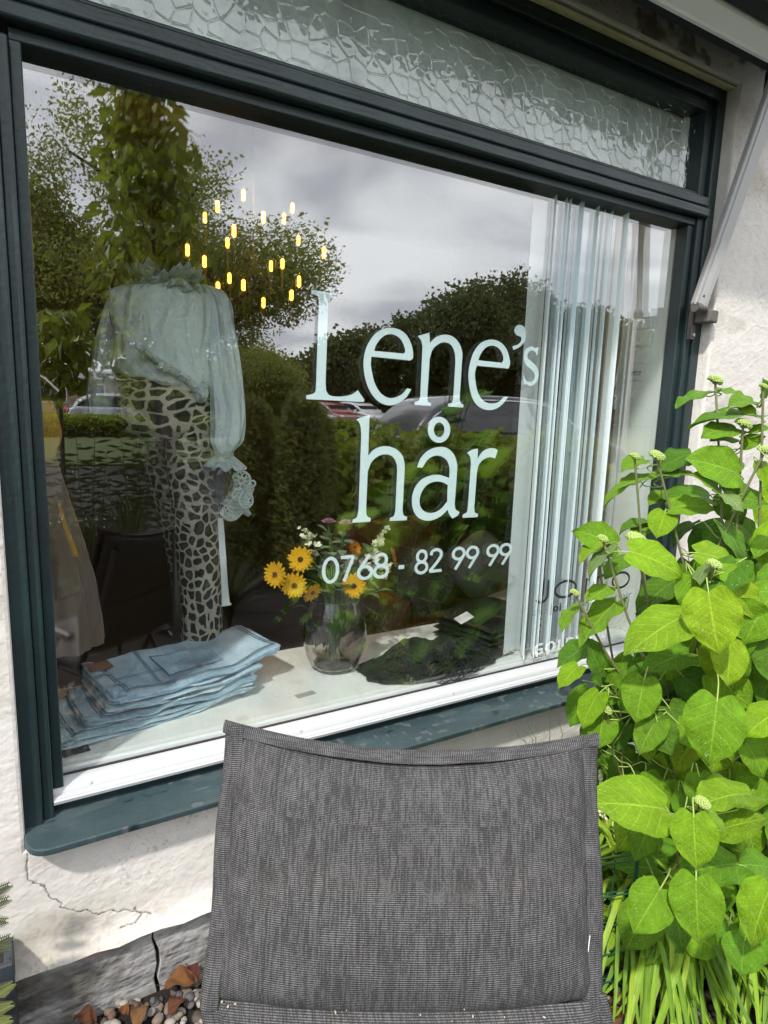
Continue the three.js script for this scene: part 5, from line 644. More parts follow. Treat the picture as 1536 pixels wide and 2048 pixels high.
// tan armchair with a fur cushion and a pale cushion
{
  rnd = mulberry(12);
  const c0 = at(880, 1150, -1.15), ac = thing('armchair', 'tan leather armchair deep in the shop behind the telephone number', 'armchair', [c0.x, 0.04, -1.35], 0.15), tan = phy({ name: 'tan_leather', color: lin(0.17, 0.065, 0.022), roughness: 0.45, bumpMap: rep(grain, 2), bumpScale: 0.002 }), dk = std({ name: 'dark_leg', color: lin(0.02, 0.015, 0.01), roughness: 0.5 });
  const H = at(880, 1040, -1.45).y - 0.04, sy = H - 0.42;
  mesh('backrest', box(-0.36, 0.36, sy - 0.05, H, -0.33, -0.18, 0.07), tan, ac); mesh('seat', box(-0.30, 0.30, sy - 0.20, sy, -0.18, 0.32, 0.06), tan, ac); for (const s of [-1, 1]) { mesh('armrest', box(s * 0.37 - 0.07, s * 0.37 + 0.07, sy - 0.2, sy + 0.17, -0.2, 0.33, 0.05), tan, ac); for (const z of [-0.22, 0.26]) mesh('leg', rod([s * 0.33, 0, z], [s * 0.33, sy - 0.2, z], 0.018, 0.026), dk, ac); }
  const pillow = (name, label, px, py, z, s, mat, ry, rz) => { const p = at(px, py, z), o = thing(name, label, 'cushion', [p.x, p.y, p.z], ry); mesh('cover', surf(40, 40, (u, v) => { const a = u * 6.28319, b = (v - 0.5) * 3.14159, ct = Math.cos(a), st = Math.sin(a), cb = Math.cos(b), sb = Math.sin(b), e = (q, k) => Math.sign(q) * Math.pow(Math.abs(q), k); return [e(ct * cb, 0.55) * s, e(sb, 0.55) * s, e(st * cb, 1) * s * 0.42]; }, true).rotateZ(rz), mat, o); return o; };
  const fur = pillow('fur_cushion', 'grey brown fur cushion lying on the tan armchair', 850, 1160, -1.05, 0.155, std({ name: 'fur_ground', color: lin(0.09, 0.08, 0.062), roughness: 1 }), 0.2, 0.6);
  const hair = []; for (let i = 0; i < 3200; i++) { const d = inBall().normalize(), e = (q, k) => Math.sign(q) * Math.pow(Math.abs(q), k), p = new THREE.Vector3(e(d.x, 0.75) * 0.15, e(d.y, 0.75) * 0.15, d.z * 0.062).applyAxisAngle(new THREE.Vector3(0, 0, 1), 0.6), g = leafletGeo(0.034, 0.0028, 0.3); g.applyQuaternion(new THREE.Quaternion().setFromUnitVectors(new THREE.Vector3(1, 0, 0), d.clone().add(new THREE.Vector3(rr(-0.6, 0.6), rr(-0.9, 0.1), rr(-0.4, 0.4))).normalize())); g.translate(p.x, p.y, p.z); hair.push(g); }
  mesh('fur', hair, std({ name: 'fur_hair', color: lin(0.20, 0.18, 0.14), roughness: 0.9 }), fur).userData.kind = 'stuff';
  pillow('pale_cushion', 'pale sage cushion leaning at the right of the fur cushion', 960, 1130, -1.15, 0.16, std({ name: 'sage_velvet', color: lin(0.24, 0.25, 0.18), roughness: 0.95, bumpMap: rep(weave, 4), bumpScale: 0.002 }), -0.3, 0.75);
}
// ================================================================ outside, before the window
// awning: cassette front bar, dark roll behind it, folding arm at the right
{
  const aw = thing('awning', 'half closed awning with a white front bar and a slanting arm', 'awning'), white = phy({ name: 'white_front_bar', color: lin(0.86, 0.87, 0.88), roughness: 0.35, bumpMap: rep(grain, 4), bumpScale: 0.0006 }), alu = std({ name: 'weathered_aluminium', color: lin(0.40, 0.40, 0.40), metalness: 0.2, roughness: 0.5, bumpMap: rep(grain, 6), bumpScale: 0.0006 }), dark = std({ name: 'dark_awning_cloth', color: lin(0.018, 0.022, 0.026), roughness: 0.9, bumpMap: rep(weave, 20), bumpScale: 0.001 });
  // front bar at z 0.20..0.27, its underside towards the viewer
  mesh('front_bar', alongX([[0.155, 2.462], [0.162, 2.440], [0.170, 2.434], [0.178, 2.434], [0.180, 2.429], [0.186, 2.4285], [0.190, 2.434], [0.235, 2.452], [0.240, 2.462], [0.240, 2.52], [0.232, 2.53], [0.165, 2.53], [0.158, 2.52]], -0.8, 2.35, 0.5), white, aw);
  mesh('cloth', surf(40, 10, (u, v) => { const x = -0.8 + 3.15 * u; return [x, mixn(2.515, 2.80, v) - 0.012 * Math.sin(v * 3.14), mixn(0.165, 0.012, v), x, v * 0.3]; }), dark, aw);
  mesh('valance', box(-0.8, 2.35, 2.468, 2.485, 0.10, 0.156, 0.002), dark, aw); mesh('rear_bar', alongX([[0.012, 2.60], [0.03, 2.575], [0.07, 2.575], [0.075, 2.60], [0.07, 2.64], [0.012, 2.64]], -0.8, 2.35, 0.5), dark, aw);
  mesh('upper_bar', alongX([[0.302, 2.482], [0.308, 2.474], [0.340, 2.484], [0.345, 2.50], [0.345, 2.56], [0.302, 2.56]], -0.8, 2.35, 0.5), white, aw); mesh('lower_cloth', box(-0.8, 2.35, 2.458, 2.476, 0.243, 0.30, 0.003), dark, aw);
  const a = at(1397, 612, 0.01), b = new THREE.Vector3(2.10, 2.44, 0.135); 
  const d = b.clone().sub(a), l = d.length(), arm = new RoundedBoxGeometry(0.050, l, 0.026, 2, 0.004), q = new THREE.Quaternion().setFromUnitVectors(new THREE.Vector3(0, 1, 0), d.clone().normalize());
  const m = mesh('arm', [metricUV(arm), metricUV(box(-0.012, 0.012, -l / 2, l / 2, 0.0135, 0.0170, 0.001)), metricUV(box(-0.0245, -0.018, -l / 2, l / 2, 0.0135, 0.0158, 0.001))], alu, aw); m.position.copy(a).lerp(b, 0.5); m.quaternion.copy(q); m.rotateY(-0.35);
  const rust = std({ name: 'weathered_bracket', color: lin(0.20, 0.16, 0.15), metalness: 0.4, roughness: 0.7, map: rep(paintMap, 4) }), p = at(1388, 640, -0.03);
  mesh('wall_bracket', [box(p.x - 0.012, p.x + 0.012, p.y - 0.065, p.y + 0.055, -0.044, -0.028, 0.002), box(p.x - 0.005, p.x + 0.045, p.y - 0.012, p.y + 0.03, -0.028, 0.03, 0.006), new THREE.CylinderGeometry(0.016, 0.016, 0.05, 16).rotateZ(Math.PI / 2).translate(a.x, a.y - 0.005, a.z + 0.004)], rust, aw);
  for (const dy of [-0.05, 0.04]) mesh('bolt', new THREE.CylinderGeometry(0.006, 0.006, 0.006, 6).rotateX(Math.PI / 2).translate(p.x, p.y + dy, -0.025), alu, aw);
  mesh('arm_bolt', new THREE.SphereGeometry(0.004, 8, 6).translate(a.x - 0.006, a.y + 0.03, a.z + 0.02), rust, aw);
  mesh('bar_bracket', box(2.085, 2.115, 2.38, 2.465, 0.10, 0.14, 0.004), dark, aw);
}
// the recliner: padded textilene back, seat below the seam, tube frame and armrests
{
  rnd = mulberry(5);
  const ch = thing('garden_recliner', 'padded grey woven garden recliner standing before the shop window', 'garden chair');
  const row = [], col = []; for (let i = 0; i < 1024; i++) { col.push(0.42 * fbm(i / 1024 * 110, 0.5, 110, 3, 7) + 0.58 * vnoise(i / 1024 * 330, 0.5, 330, 9)); row.push(hash(i, 3, 8)); }
  const wv = tex(1024, 1024, (u, v) => { const i = Math.floor(u * 1024), lines = 96, f = v * lines, li = Math.floor(f), fr = f - li, thread = Math.pow(Math.max(0, Math.sin(fr * 3.14159)), 1.6), patch = fbm(u * 9, v * 5, 9, 3, 40), streak = col[i] * 0.5 + 0.5 * vnoise(u * 170, v * 15, 170, 14), on = 0.42 + 0.58 * sstep(0.25, 0.72, streak + 0.30 * (vnoise(u * 190, li * 1.0, 190, 21) - 0.5) + 0.15 * (patch - 0.5)); const k = mixn(0.17, 0.56, on * (0.15 + 0.85 * thread)) * (0.93 + 0.14 * patch); const red = sstep(0.62, 0.8, fbm(u * 4, v * 3, 4, 3, 88)) * 0.03; return [k + red * 0.5, k, k + 0.006]; }, true);
  const wb = tex(512, 512, g1((u, v) => Math.pow(Math.max(0, Math.sin((v * 48 % 1) * 3.14159)), 1.2) * (0.6 + 0.4 * vnoise(u * 160, v * 48, 160, 3)))); 
  const textile = std({ name: 'woven_textilene', map: wv, bumpMap: wb, bumpScale: 0.0011, roughness: 0.88, color: lin(0.50, 0.49, 0.48) });
  wv.repeat.set(1 / 0.235, 1 / 0.235); wb.repeat.set(1 / 0.1175, 1 / 0.1175);
  const border = textile;
  const TL = new THREE.Vector3(0.231, 0.974, 0.607), TR = new THREE.Vector3(0.661, 0.973, 0.860), BL = new THREE.Vector3(0.168, 0.676, 0.712), BR = new THREE.Vector3(0.594, 0.692, 0.962);
  const nrm = TR.clone().sub(TL).cross(BL.clone().sub(TL)).normalize().multiplyScalar(-1); if (nrm.z < 0) nrm.multiplyScalar(-1);
  const wdt = TL.distanceTo(TR), hgt = TL.distanceTo(BL);
  const P = (u, v) => TL.clone().lerp(TR, u).lerp(BL.clone().lerp(BR, u), v);
  const puff = (u, v) => Math.pow(Math.max(0, 1 - Math.pow(Math.abs(2 * u - 1), 4)), 0.62) * Math.pow(Math.max(0, 1 - Math.pow(Math.abs(2 * v - 1), 4.5)), 0.6);
  const sag = (u, v) => 0.036 * (1 - Math.pow(2 * u - 1, 2)) * Math.pow(1 - v, 2) ;                       // the top edge dips between the corners
  const wr = (u, v) => 0.004 * (fbm(u * 5, v * 4, 0, 3, 6) - 0.5) + 0.004 * Math.exp(-Math.pow((v - 0.92) / 0.05, 2)) * Math.sin(u * 7 + 1) + 0.003 * Math.exp(-u * 14) * Math.sin(v * 40) * (v > 0.75 ? 1 : 0.2);
  const front = (u, v) => { const p = P(0.030 + 0.94 * u, 0.022 + 0.978 * v).addScaledVector(nrm, 0.004 + 0.046 * puff(u, v) + wr(u, v)); p.y -= sag(u, v) * 1.15; p.y -= 0.020 * Math.sin(u * 3.14159) * sstep(0.5, 1, v); return [p.x, p.y, p.z, u * wdt * 0.9, (1 - v) * hgt]; };
  mesh('back_pad', [surf(70, 60, front)], textile, ch);
  mesh('back_lining', [surf(40, 40, (u, v) => { const p = P(0.03 + 0.94 * u, 0.03 + 0.97 * v).addScaledVector(nrm, -0.012 - 0.022 * puff(u, v)); p.y -= sag(u, v) * 1.1; return [p.x, p.y, p.z, u * wdt, v * hgt]; })], textile, ch);
  // the flat sewn border, a doubled flap with a turned corner
  const flap = (fn, w, len) => surf(60, 10, (s, k) => { const t = k * 6.28319, p = fn(s, Math.cos(t) * 0.5 + 0.5); return [p.x + nrm.x * 0.0045 * Math.sin(t), p.y + nrm.y * 0.0045 * Math.sin(t), p.z + nrm.z * 0.0045 * Math.sin(t), (Math.cos(t) * 0.5 + 0.5) * w, s * len]; });
  const bend = (s) => 0.010 * Math.sin(s * 9) * 0.3;
  mesh('border', flap((s, k) => { const p = P(mixn(-0.004, 0.046, k) + 0.004 * Math.sin(s * 11), mixn(-0.012, 1.03, s)).addScaledVector(nrm, 0.004 + bend(s) + 0.006 * k); p.y -= sag(0.03, s); return p; }, 0.03, hgt), border, ch);
  mesh('border', flap((s, k) => { const p = P(mixn(1.004, 0.958, k) + 0.003 * Math.sin(s * 9 + 2), mixn(-0.012, 1.03, s)).addScaledVector(nrm, 0.004 - bend(s) + 0.006 * k); p.y -= sag(0.97, s); return p; }, 0.03, hgt), border, ch);
  mesh('border', surf(90, 10, (s, k) => { const t = k * 6.28319, kk = Math.cos(t) * 0.5 + 0.5, cm = Math.sin(s * 3.14159), p = P(mixn(-0.006, 1.006, s), mixn(-0.024, 0.026, kk)).addScaledVector(nrm, 0.003 + 0.008 * kk - 0.010 * cm * (1 - kk) + 0.0045 * Math.sin(t) + 0.004 * Math.sin(s * 23 + 3 * Math.sin(s * 9)) * (1 - kk) * cm); p.y -= sag(s, 0) + 0.0 * cm; return [p.x, p.y, p.z, kk * 0.03, s * wdt]; }), border, ch);
  // the next padded section, below the seam
  const dn = new THREE.Vector3(0.006, -0.20, 0.10), nr2 = nrm.clone().add(new THREE.Vector3(0, 0.35, 0)).normalize();
  const low = (off, w) => (u, v) => { const p = BL.clone().lerp(BR, 0.03 + 0.94 * u).addScaledVector(nrm, 0.004).addScaledVector(dn, v).addScaledVector(nr2, off * (0.004 + w * Math.pow(Math.max(0, 1 - Math.pow(Math.abs(2 * u - 1), 6)), 0.5) * Math.pow(Math.sin(Math.min(1, 0.02 + v * 1.2) * 3.0), 0.45)) + wr(u, v + 2)); p.y -= 0.012 * Math.sin(u * 3.14159); return [p.x, p.y, p.z, u * wdt * 0.94, 0.6 - v * 0.2]; };
  mesh('lower_pad', [surf(60, 36, low(1, 0.030)), surf(40, 24, low(-1, 0.014))], textile, ch);
  for (const s of [0, 1]) mesh('border', flap((t, k) => BL.clone().lerp(BR, s ? mixn(1.012, 0.95, k) : mixn(-0.012, 0.05, k)).addScaledVector(nrm, 0.004).addScaledVector(dn, mixn(-0.03, 1, t)), 0.03, 0.2), border, ch);
  // seat and frame
  const mid = BL.clone().lerp(BR, 0.5), ex = BR.clone().sub(BL).normalize(), fz = new THREE.Vector3(-ex.z, 0, ex.x); if (fz.z < 0) fz.multiplyScalar(-1);
  const Q = (a, y, b) => new THREE.Vector3(mid.x, 0, mid.z).addScaledVector(ex, a).addScaledVector(fz, b).setY(y);
  mesh('seat_pad', surf(40, 30, (u, v) => { const p = Q((u - 0.5) * 0.47, 0.46 + 0.02 * Math.sin(u * 3.14) * Math.sin(v * 3.14), 0.10 + v * 0.42); return [p.x, p.y, p.z, u * 0.5, v * 0.42]; }), textile, ch);
  const tubeM = std({ name: 'grey_frame_tube', color: lin(0.05, 0.05, 0.055), metalness: 0.5, roughness: 0.4 }), sl = TL.clone().sub(BL).normalize();
  for (const s of [-1, 1]) {
    const t0 = (s < 0 ? TL : TR).clone().lerp(s < 0 ? TR : TL, 0.07).addScaledVector(nrm, -0.035).add(new THREE.Vector3(0, -0.05, 0)), t1 = Q(s * 0.22, 0.44, 0.06);
    mesh('back_tube', tube([t0, t0.clone().lerp(t1, 0.5).addScaledVector(fz, -0.02), t1], 0.012, 24), tubeM, ch); mesh('seat_tube', rod(Q(s * 0.22, 0.43, 0.04), Q(s * 0.22, 0.44, 0.54), 0.012), tubeM, ch);
    mesh('leg', rod(Q(s * 0.25, 0.0, 0.50), Q(s * 0.25, 0.57, 0.12), 0.012), tubeM, ch); mesh('leg', rod(Q(s * 0.245, 0.0, -0.06), Q(s * 0.245, 0.57, 0.38), 0.012), tubeM, ch); mesh('armrest', tube([Q(s * 0.27, 0.585, 0.02), Q(s * 0.275, 0.60, 0.2), Q(s * 0.27, 0.59, 0.42)], 0.018, 20), tubeM, ch);
  }
  mesh('cross_tube', rod(Q(-0.25, 0.2, 0.26), Q(0.25, 0.2, 0.26), 0.010), tubeM, ch);
  // crumbs in the seam and a loose thread
  const crumbs = new THREE.InstancedMesh(new THREE.IcosahedronGeometry(0.0016, 0), std({ name: 'pale_crumb', color: lin(0.4, 0.34, 0.22), roughness: 0.9 }), 18), M = new THREE.Matrix4(); for (let i = 0; i < 18; i++) { const u = i < 6 ? rr(0.0, 0.12) : rr(0, 1), p = P(u, 1.0).addScaledVector(nrm, 0.010 + 0.012 * Math.sin(u * 3.14)).add(new THREE.Vector3(0, rr(-0.012, 0.001), rr(-0.002, 0.01))); crumbs.setMatrixAt(i, M.compose(p, new THREE.Quaternion().setFromEuler(new THREE.Euler(rr(0, 6), rr(0, 6), 0)), new THREE.Vector3(rr(0.5, 1.6), rr(0.5, 1), rr(0.5, 1)))); } crumbs.name = 'crumbs'; tag(crumbs, 'pale crumbs lying in the seam of the recliner cushion', 'crumbs', undefined, 'stuff'); scene.add(crumbs);
  const th = P(0.965, 0.76).addScaledVector(nrm, 0.014); tag(mesh('loose_thread', tube([[0, 0, 0], [-0.003, -0.018, 0.002], [-0.002, -0.03, 0.002], [0.006, -0.034, 0.003], [0.012, -0.029, 0.002]].map((q) => [q[0] + th.x, q[1] + th.y, q[2] + th.z]), 0.0006, 30, 5), std({ name: 'white_thread', color: lin(0.8, 0.8, 0.78), roughness: 0.9 })), 'short white thread stuck to the right border of the recliner', 'thread');
}
// ================================================================ the hydrangea and the bed at the right
function atD(px, py, depth) { return ray(px, py).multiplyScalar(depth).add(EYE); }              // depth along the lens axis, metres
{
  rnd = mulberry(404);
  const nV = 7;                                            // lateral veins a side
  const vein = (u, v) => { const a = Math.abs(u - 0.5) * 2, mid = Math.exp(-Math.pow(a / 0.035, 2)); const ph = (v - a * 0.30) * nV - 0.15, fr = ph - Math.round(ph), lat = v < 0.93 && ph > -0.4 ? Math.exp(-Math.pow(fr / 0.055, 2)) * sstep(1.0, 0.75, a) * 0.9 : 0; const ph2 = (v + a * 0.5) * 34, f2 = Math.abs(ph2 - Math.round(ph2)), fine = Math.exp(-Math.pow(f2 / 0.14, 2)) * 0.35; return [mid, lat, fine]; };
  const leafMap = tex(512, 512, (u, v) => { const [m, l, f] = vein(u + 0.012 * (fbm(u * 9, v * 9, 9, 2, 3) - 0.5), v), n = fbm(u * 7, v * 7, 7, 4, 5), p = fbm(u * 40, v * 40, 40, 2, 6), k = 0.80 + 0.18 * (n - 0.5) + 0.12 * (p - 0.5), w = Math.max(m * 0.9, l * 0.65, f * 0.18); return [k * 0.80 + w * 0.22, k * 0.90 + w * 0.16, k * 0.70 + w * 0.60]; }, true, false);
  const leafBump = tex(512, 512, g1((u, v) => { const [m, l, f] = vein(u, v); return 0.55 - 0.14 * Math.max(m, l) - 0.12 * f + 0.35 * fbm(u * 22, v * 22, 22, 3, 8); }), false, false);
  const lm = (name, c, t) => phy({ name, color: lin(...c), map: leafMap, bumpMap: leafBump, bumpScale: 0.004, roughness: 0.72, specularIntensity: 0.6, transmission: t, thickness: 0, ior: 1.3 });
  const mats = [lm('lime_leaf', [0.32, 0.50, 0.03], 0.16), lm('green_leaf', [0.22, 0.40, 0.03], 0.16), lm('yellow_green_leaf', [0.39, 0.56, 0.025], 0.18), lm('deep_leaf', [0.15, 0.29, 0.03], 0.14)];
  for (let i = 0; i < 4; i++) { const m = mats[i].clone(); m.color.multiplyScalar(0.86); m.color.g *= 1.04; mats.push(m); const m2 = mats[i].clone(); m2.color.r *= 1.12; mats.push(m2); }
  const vary = (k) => rnd() < 0.45 ? mats[k] : rnd() < 0.5 ? mats[4 + 2 * k] : mats[5 + 2 * k];
  const pale = lm('pale_leaf_underside', [0.42, 0.52, 0.20], 0.3);
  // an ovate, pointed, toothed leaf of length 1 and width 1 along +y, facing +z
  const leafG = (seed) => { const cup = rr(0.06, 0.30), droop = rr(0.10, 0.45), wav = rr(0.015, 0.05), tw = rr(-0.25, 0.25), skew = rr(-0.05, 0.05); const fn = (u, v) => { const a = (u - 0.5) * 2, wf = (q) => Math.pow(Math.sin(Math.PI * Math.pow(q * 0.93 + 0.052, 0.68)), 0.72), saw = 1 + 0.04 * ((v * 24) % 1 - 0.5) * sstep(0.75, 1, Math.abs(a)) , w = (v < 0.78 ? wf(v) : wf(0.78) * Math.pow((1 - v) / 0.22, 1.12)) * saw; const x = a * 0.5 * w, back = 0.15 * Math.pow(Math.abs(a), 1.2) * (1.35 - 0.7 * a * a) * Math.exp(-v * 8), vv = vein(u, v); const z = cup * Math.abs(a) * 0.5 * w - droop * v * v + wav * Math.sin(v * 17 + a * 2 + seed) * a * a + tw * a * v * 0.4 - 0.011 * (vv[1] - vv[0] * 0.4) * (1 - Math.abs(a)) ; return [x + skew * v * v, v - back, z, u, v]; }; const drops = []; for (let i = 0; i < 22; i++) { const u = rr(0.12, 0.88), v = rr(0.06, 0.86), q = fn(u, v), s = rr(0.0035, 0.0075), d = new THREE.IcosahedronGeometry(s, 1); d.scale(1, 1, 0.55); d.translate(q[0], q[1], q[2] + s * 0.3); drops.push(d); } return { g: surf(12, 44, fn), drops: join(drops) }; };
  const dropM = phy({ name: 'water_drop', color: lin(0.85, 0.92, 0.80), roughness: 0.03, transmission: 0.55, thickness: 0, ior: 1.33 });
  const variants = Array.from({ length: 12 }, (_, i) => leafG(i * 1.7));
  const sh = thing('hydrangea', 'tall leafy hydrangea with lime green leaves and small unopened flower heads', 'shrub');
  const stemM = std({ name: 'green_brown_stem', color: lin(0.13, 0.14, 0.05), roughness: 0.75 }), petM = std({ name: 'petiole_green', color: lin(0.26, 0.36, 0.07), roughness: 0.7 });
  const T = { A: [1136, 740, 3.84], B: [1086, 1040, 3.413], C: [1136, 1440, 3.84], D: [1186, 1740, 4.389] }, px = (k, x, y) => [T[k][0] + x / T[k][2], T[k][1] + y / T[k][2]];
  // canes: from the ground up to the flower heads
  const canes = [], buds = [['A', 1130, 85, 50, 1.62], ['A', 1345, 420, 54, 1.52], ['A', 1512, 625, 50, 1.5], ['A', 510, 668, 40, 1.62], ['A', 680, 668, 56, 1.6], ['A', 265, 1300, 40, 1.5], ['A', 520, 1310, 74, 1.52], ['A', 1120, 1500, 54, 1.36], ['B', 385, 300, 28, 1.6], ['B', 215, 500, 30, 1.52], ['A', 1500, 130, 30, 1.5], ['B', 435, 1300, 34, 1.5], ['C', 1030, 640, 54, 1.16]];
  buds.forEach(([k, x, y, r, d], i) => { const q = px(k, x, y), p = atD(q[0], q[1], d), g = new THREE.Vector3(1.48 + 0.12 * Math.sin(i * 2.1), 0, 0.48 + 0.12 * Math.cos(i * 1.3)), h = p.y; const c = new THREE.CatmullRomCurve3([p, new THREE.Vector3(mixn(p.x, g.x, 0.22), h - 0.09 - 0.05 * h, mixn(p.z, g.z, 0.2)), new THREE.Vector3(mixn(p.x, g.x, 0.75), h * 0.55, mixn(p.z, g.z, 0.7)), g]); canes.push(c); mesh('stem', new THREE.TubeGeometry(c, 40, 0.0030, 7), stemM, sh); });
  const nearest = (p) => { let b = null, bd = 9; for (const c of canes) for (let i = 0; i <= 30; i++) { const q = c.getPoint(i / 30), d = q.distanceTo(p) + Math.max(0, q.y - p.y) * 1.5; if (d < bd) { bd = d; b = q; } } return [b, bd]; };
  const up = new THREE.Vector3(0, 1, 0);
  const massedStalks = []; let massed = null;                                      // while set, leaves are joined into one part of many
  function leaf(bp, tp, wpx, depth, mat, lean = 0) {
    const b = atD(bp[0], bp[1], depth + 0.015), t = atD(tp[0], tp[1], depth - 0.02), len = b.distanceTo(t), y = t.clone().sub(b).normalize(), proj = wpx * depth / FOCAL, nat = Math.max(0.80 * len, proj);
    const view = EYE.clone().sub(b).normalize(); let n = view.clone().addScaledVector(y, -view.dot(y)).normalize();
    let tilt = Math.acos(Math.min(1, proj / nat)); const side = y.clone().cross(n); const test = n.clone().applyAxisAngle(y, 0.3); if (test.y < n.y) tilt = -tilt; n.applyAxisAngle(y, tilt + lean + rr(-0.12, 0.12));
    const x = y.clone().cross(n).normalize(), M = new THREE.Matrix4().makeBasis(x.multiplyScalar(nat), y.clone().multiplyScalar(len), n.clone().multiplyScalar(len * 0.8)); M.setPosition(b);
    const vr = variants[Math.floor(rnd() * variants.length)], m = massed ? new THREE.Object3D() : mesh('leaf', vr.g, mat, sh); if (!massed && proj > 0.055 && depth < 1.62) mesh('water_drops', vr.drops, dropM, m).userData.kind = 'stuff'; M.decompose(m.position, m.quaternion, m.scale); if (massed) { const g = vr.g.clone().applyMatrix4(M), n = g.attributes.position.count, c = new Float32Array(n * 3); for (let i = 0; i < n; i++) { c[3 * i] = mat.color.r; c[3 * i + 1] = mat.color.g; c[3 * i + 2] = mat.color.b; } g.setAttribute('color', new THREE.BufferAttribute(c, 3)); massed.push(g); }
    const [q, d] = nearest(b); const put = (g) => massed ? massedStalks.push(g) : mesh('petiole', g, petM, sh); const away = b.clone().addScaledVector(y, -0.030).addScaledVector(n, -0.012); put(tube(q && d < 0.15 ? [b.clone().addScaledVector(y, 0.004), away, away.clone().lerp(q, 0.6).add(new THREE.Vector3(0, -0.006, 0)), q] : [b.clone().addScaledVector(y, 0.004), away, away.clone().addScaledVector(y, -0.025).addScaledVector(n, -0.04)], 0.0015, 12, 5));
  }
  const D = (z) => 1.1 + (1 - z) * 0.93;
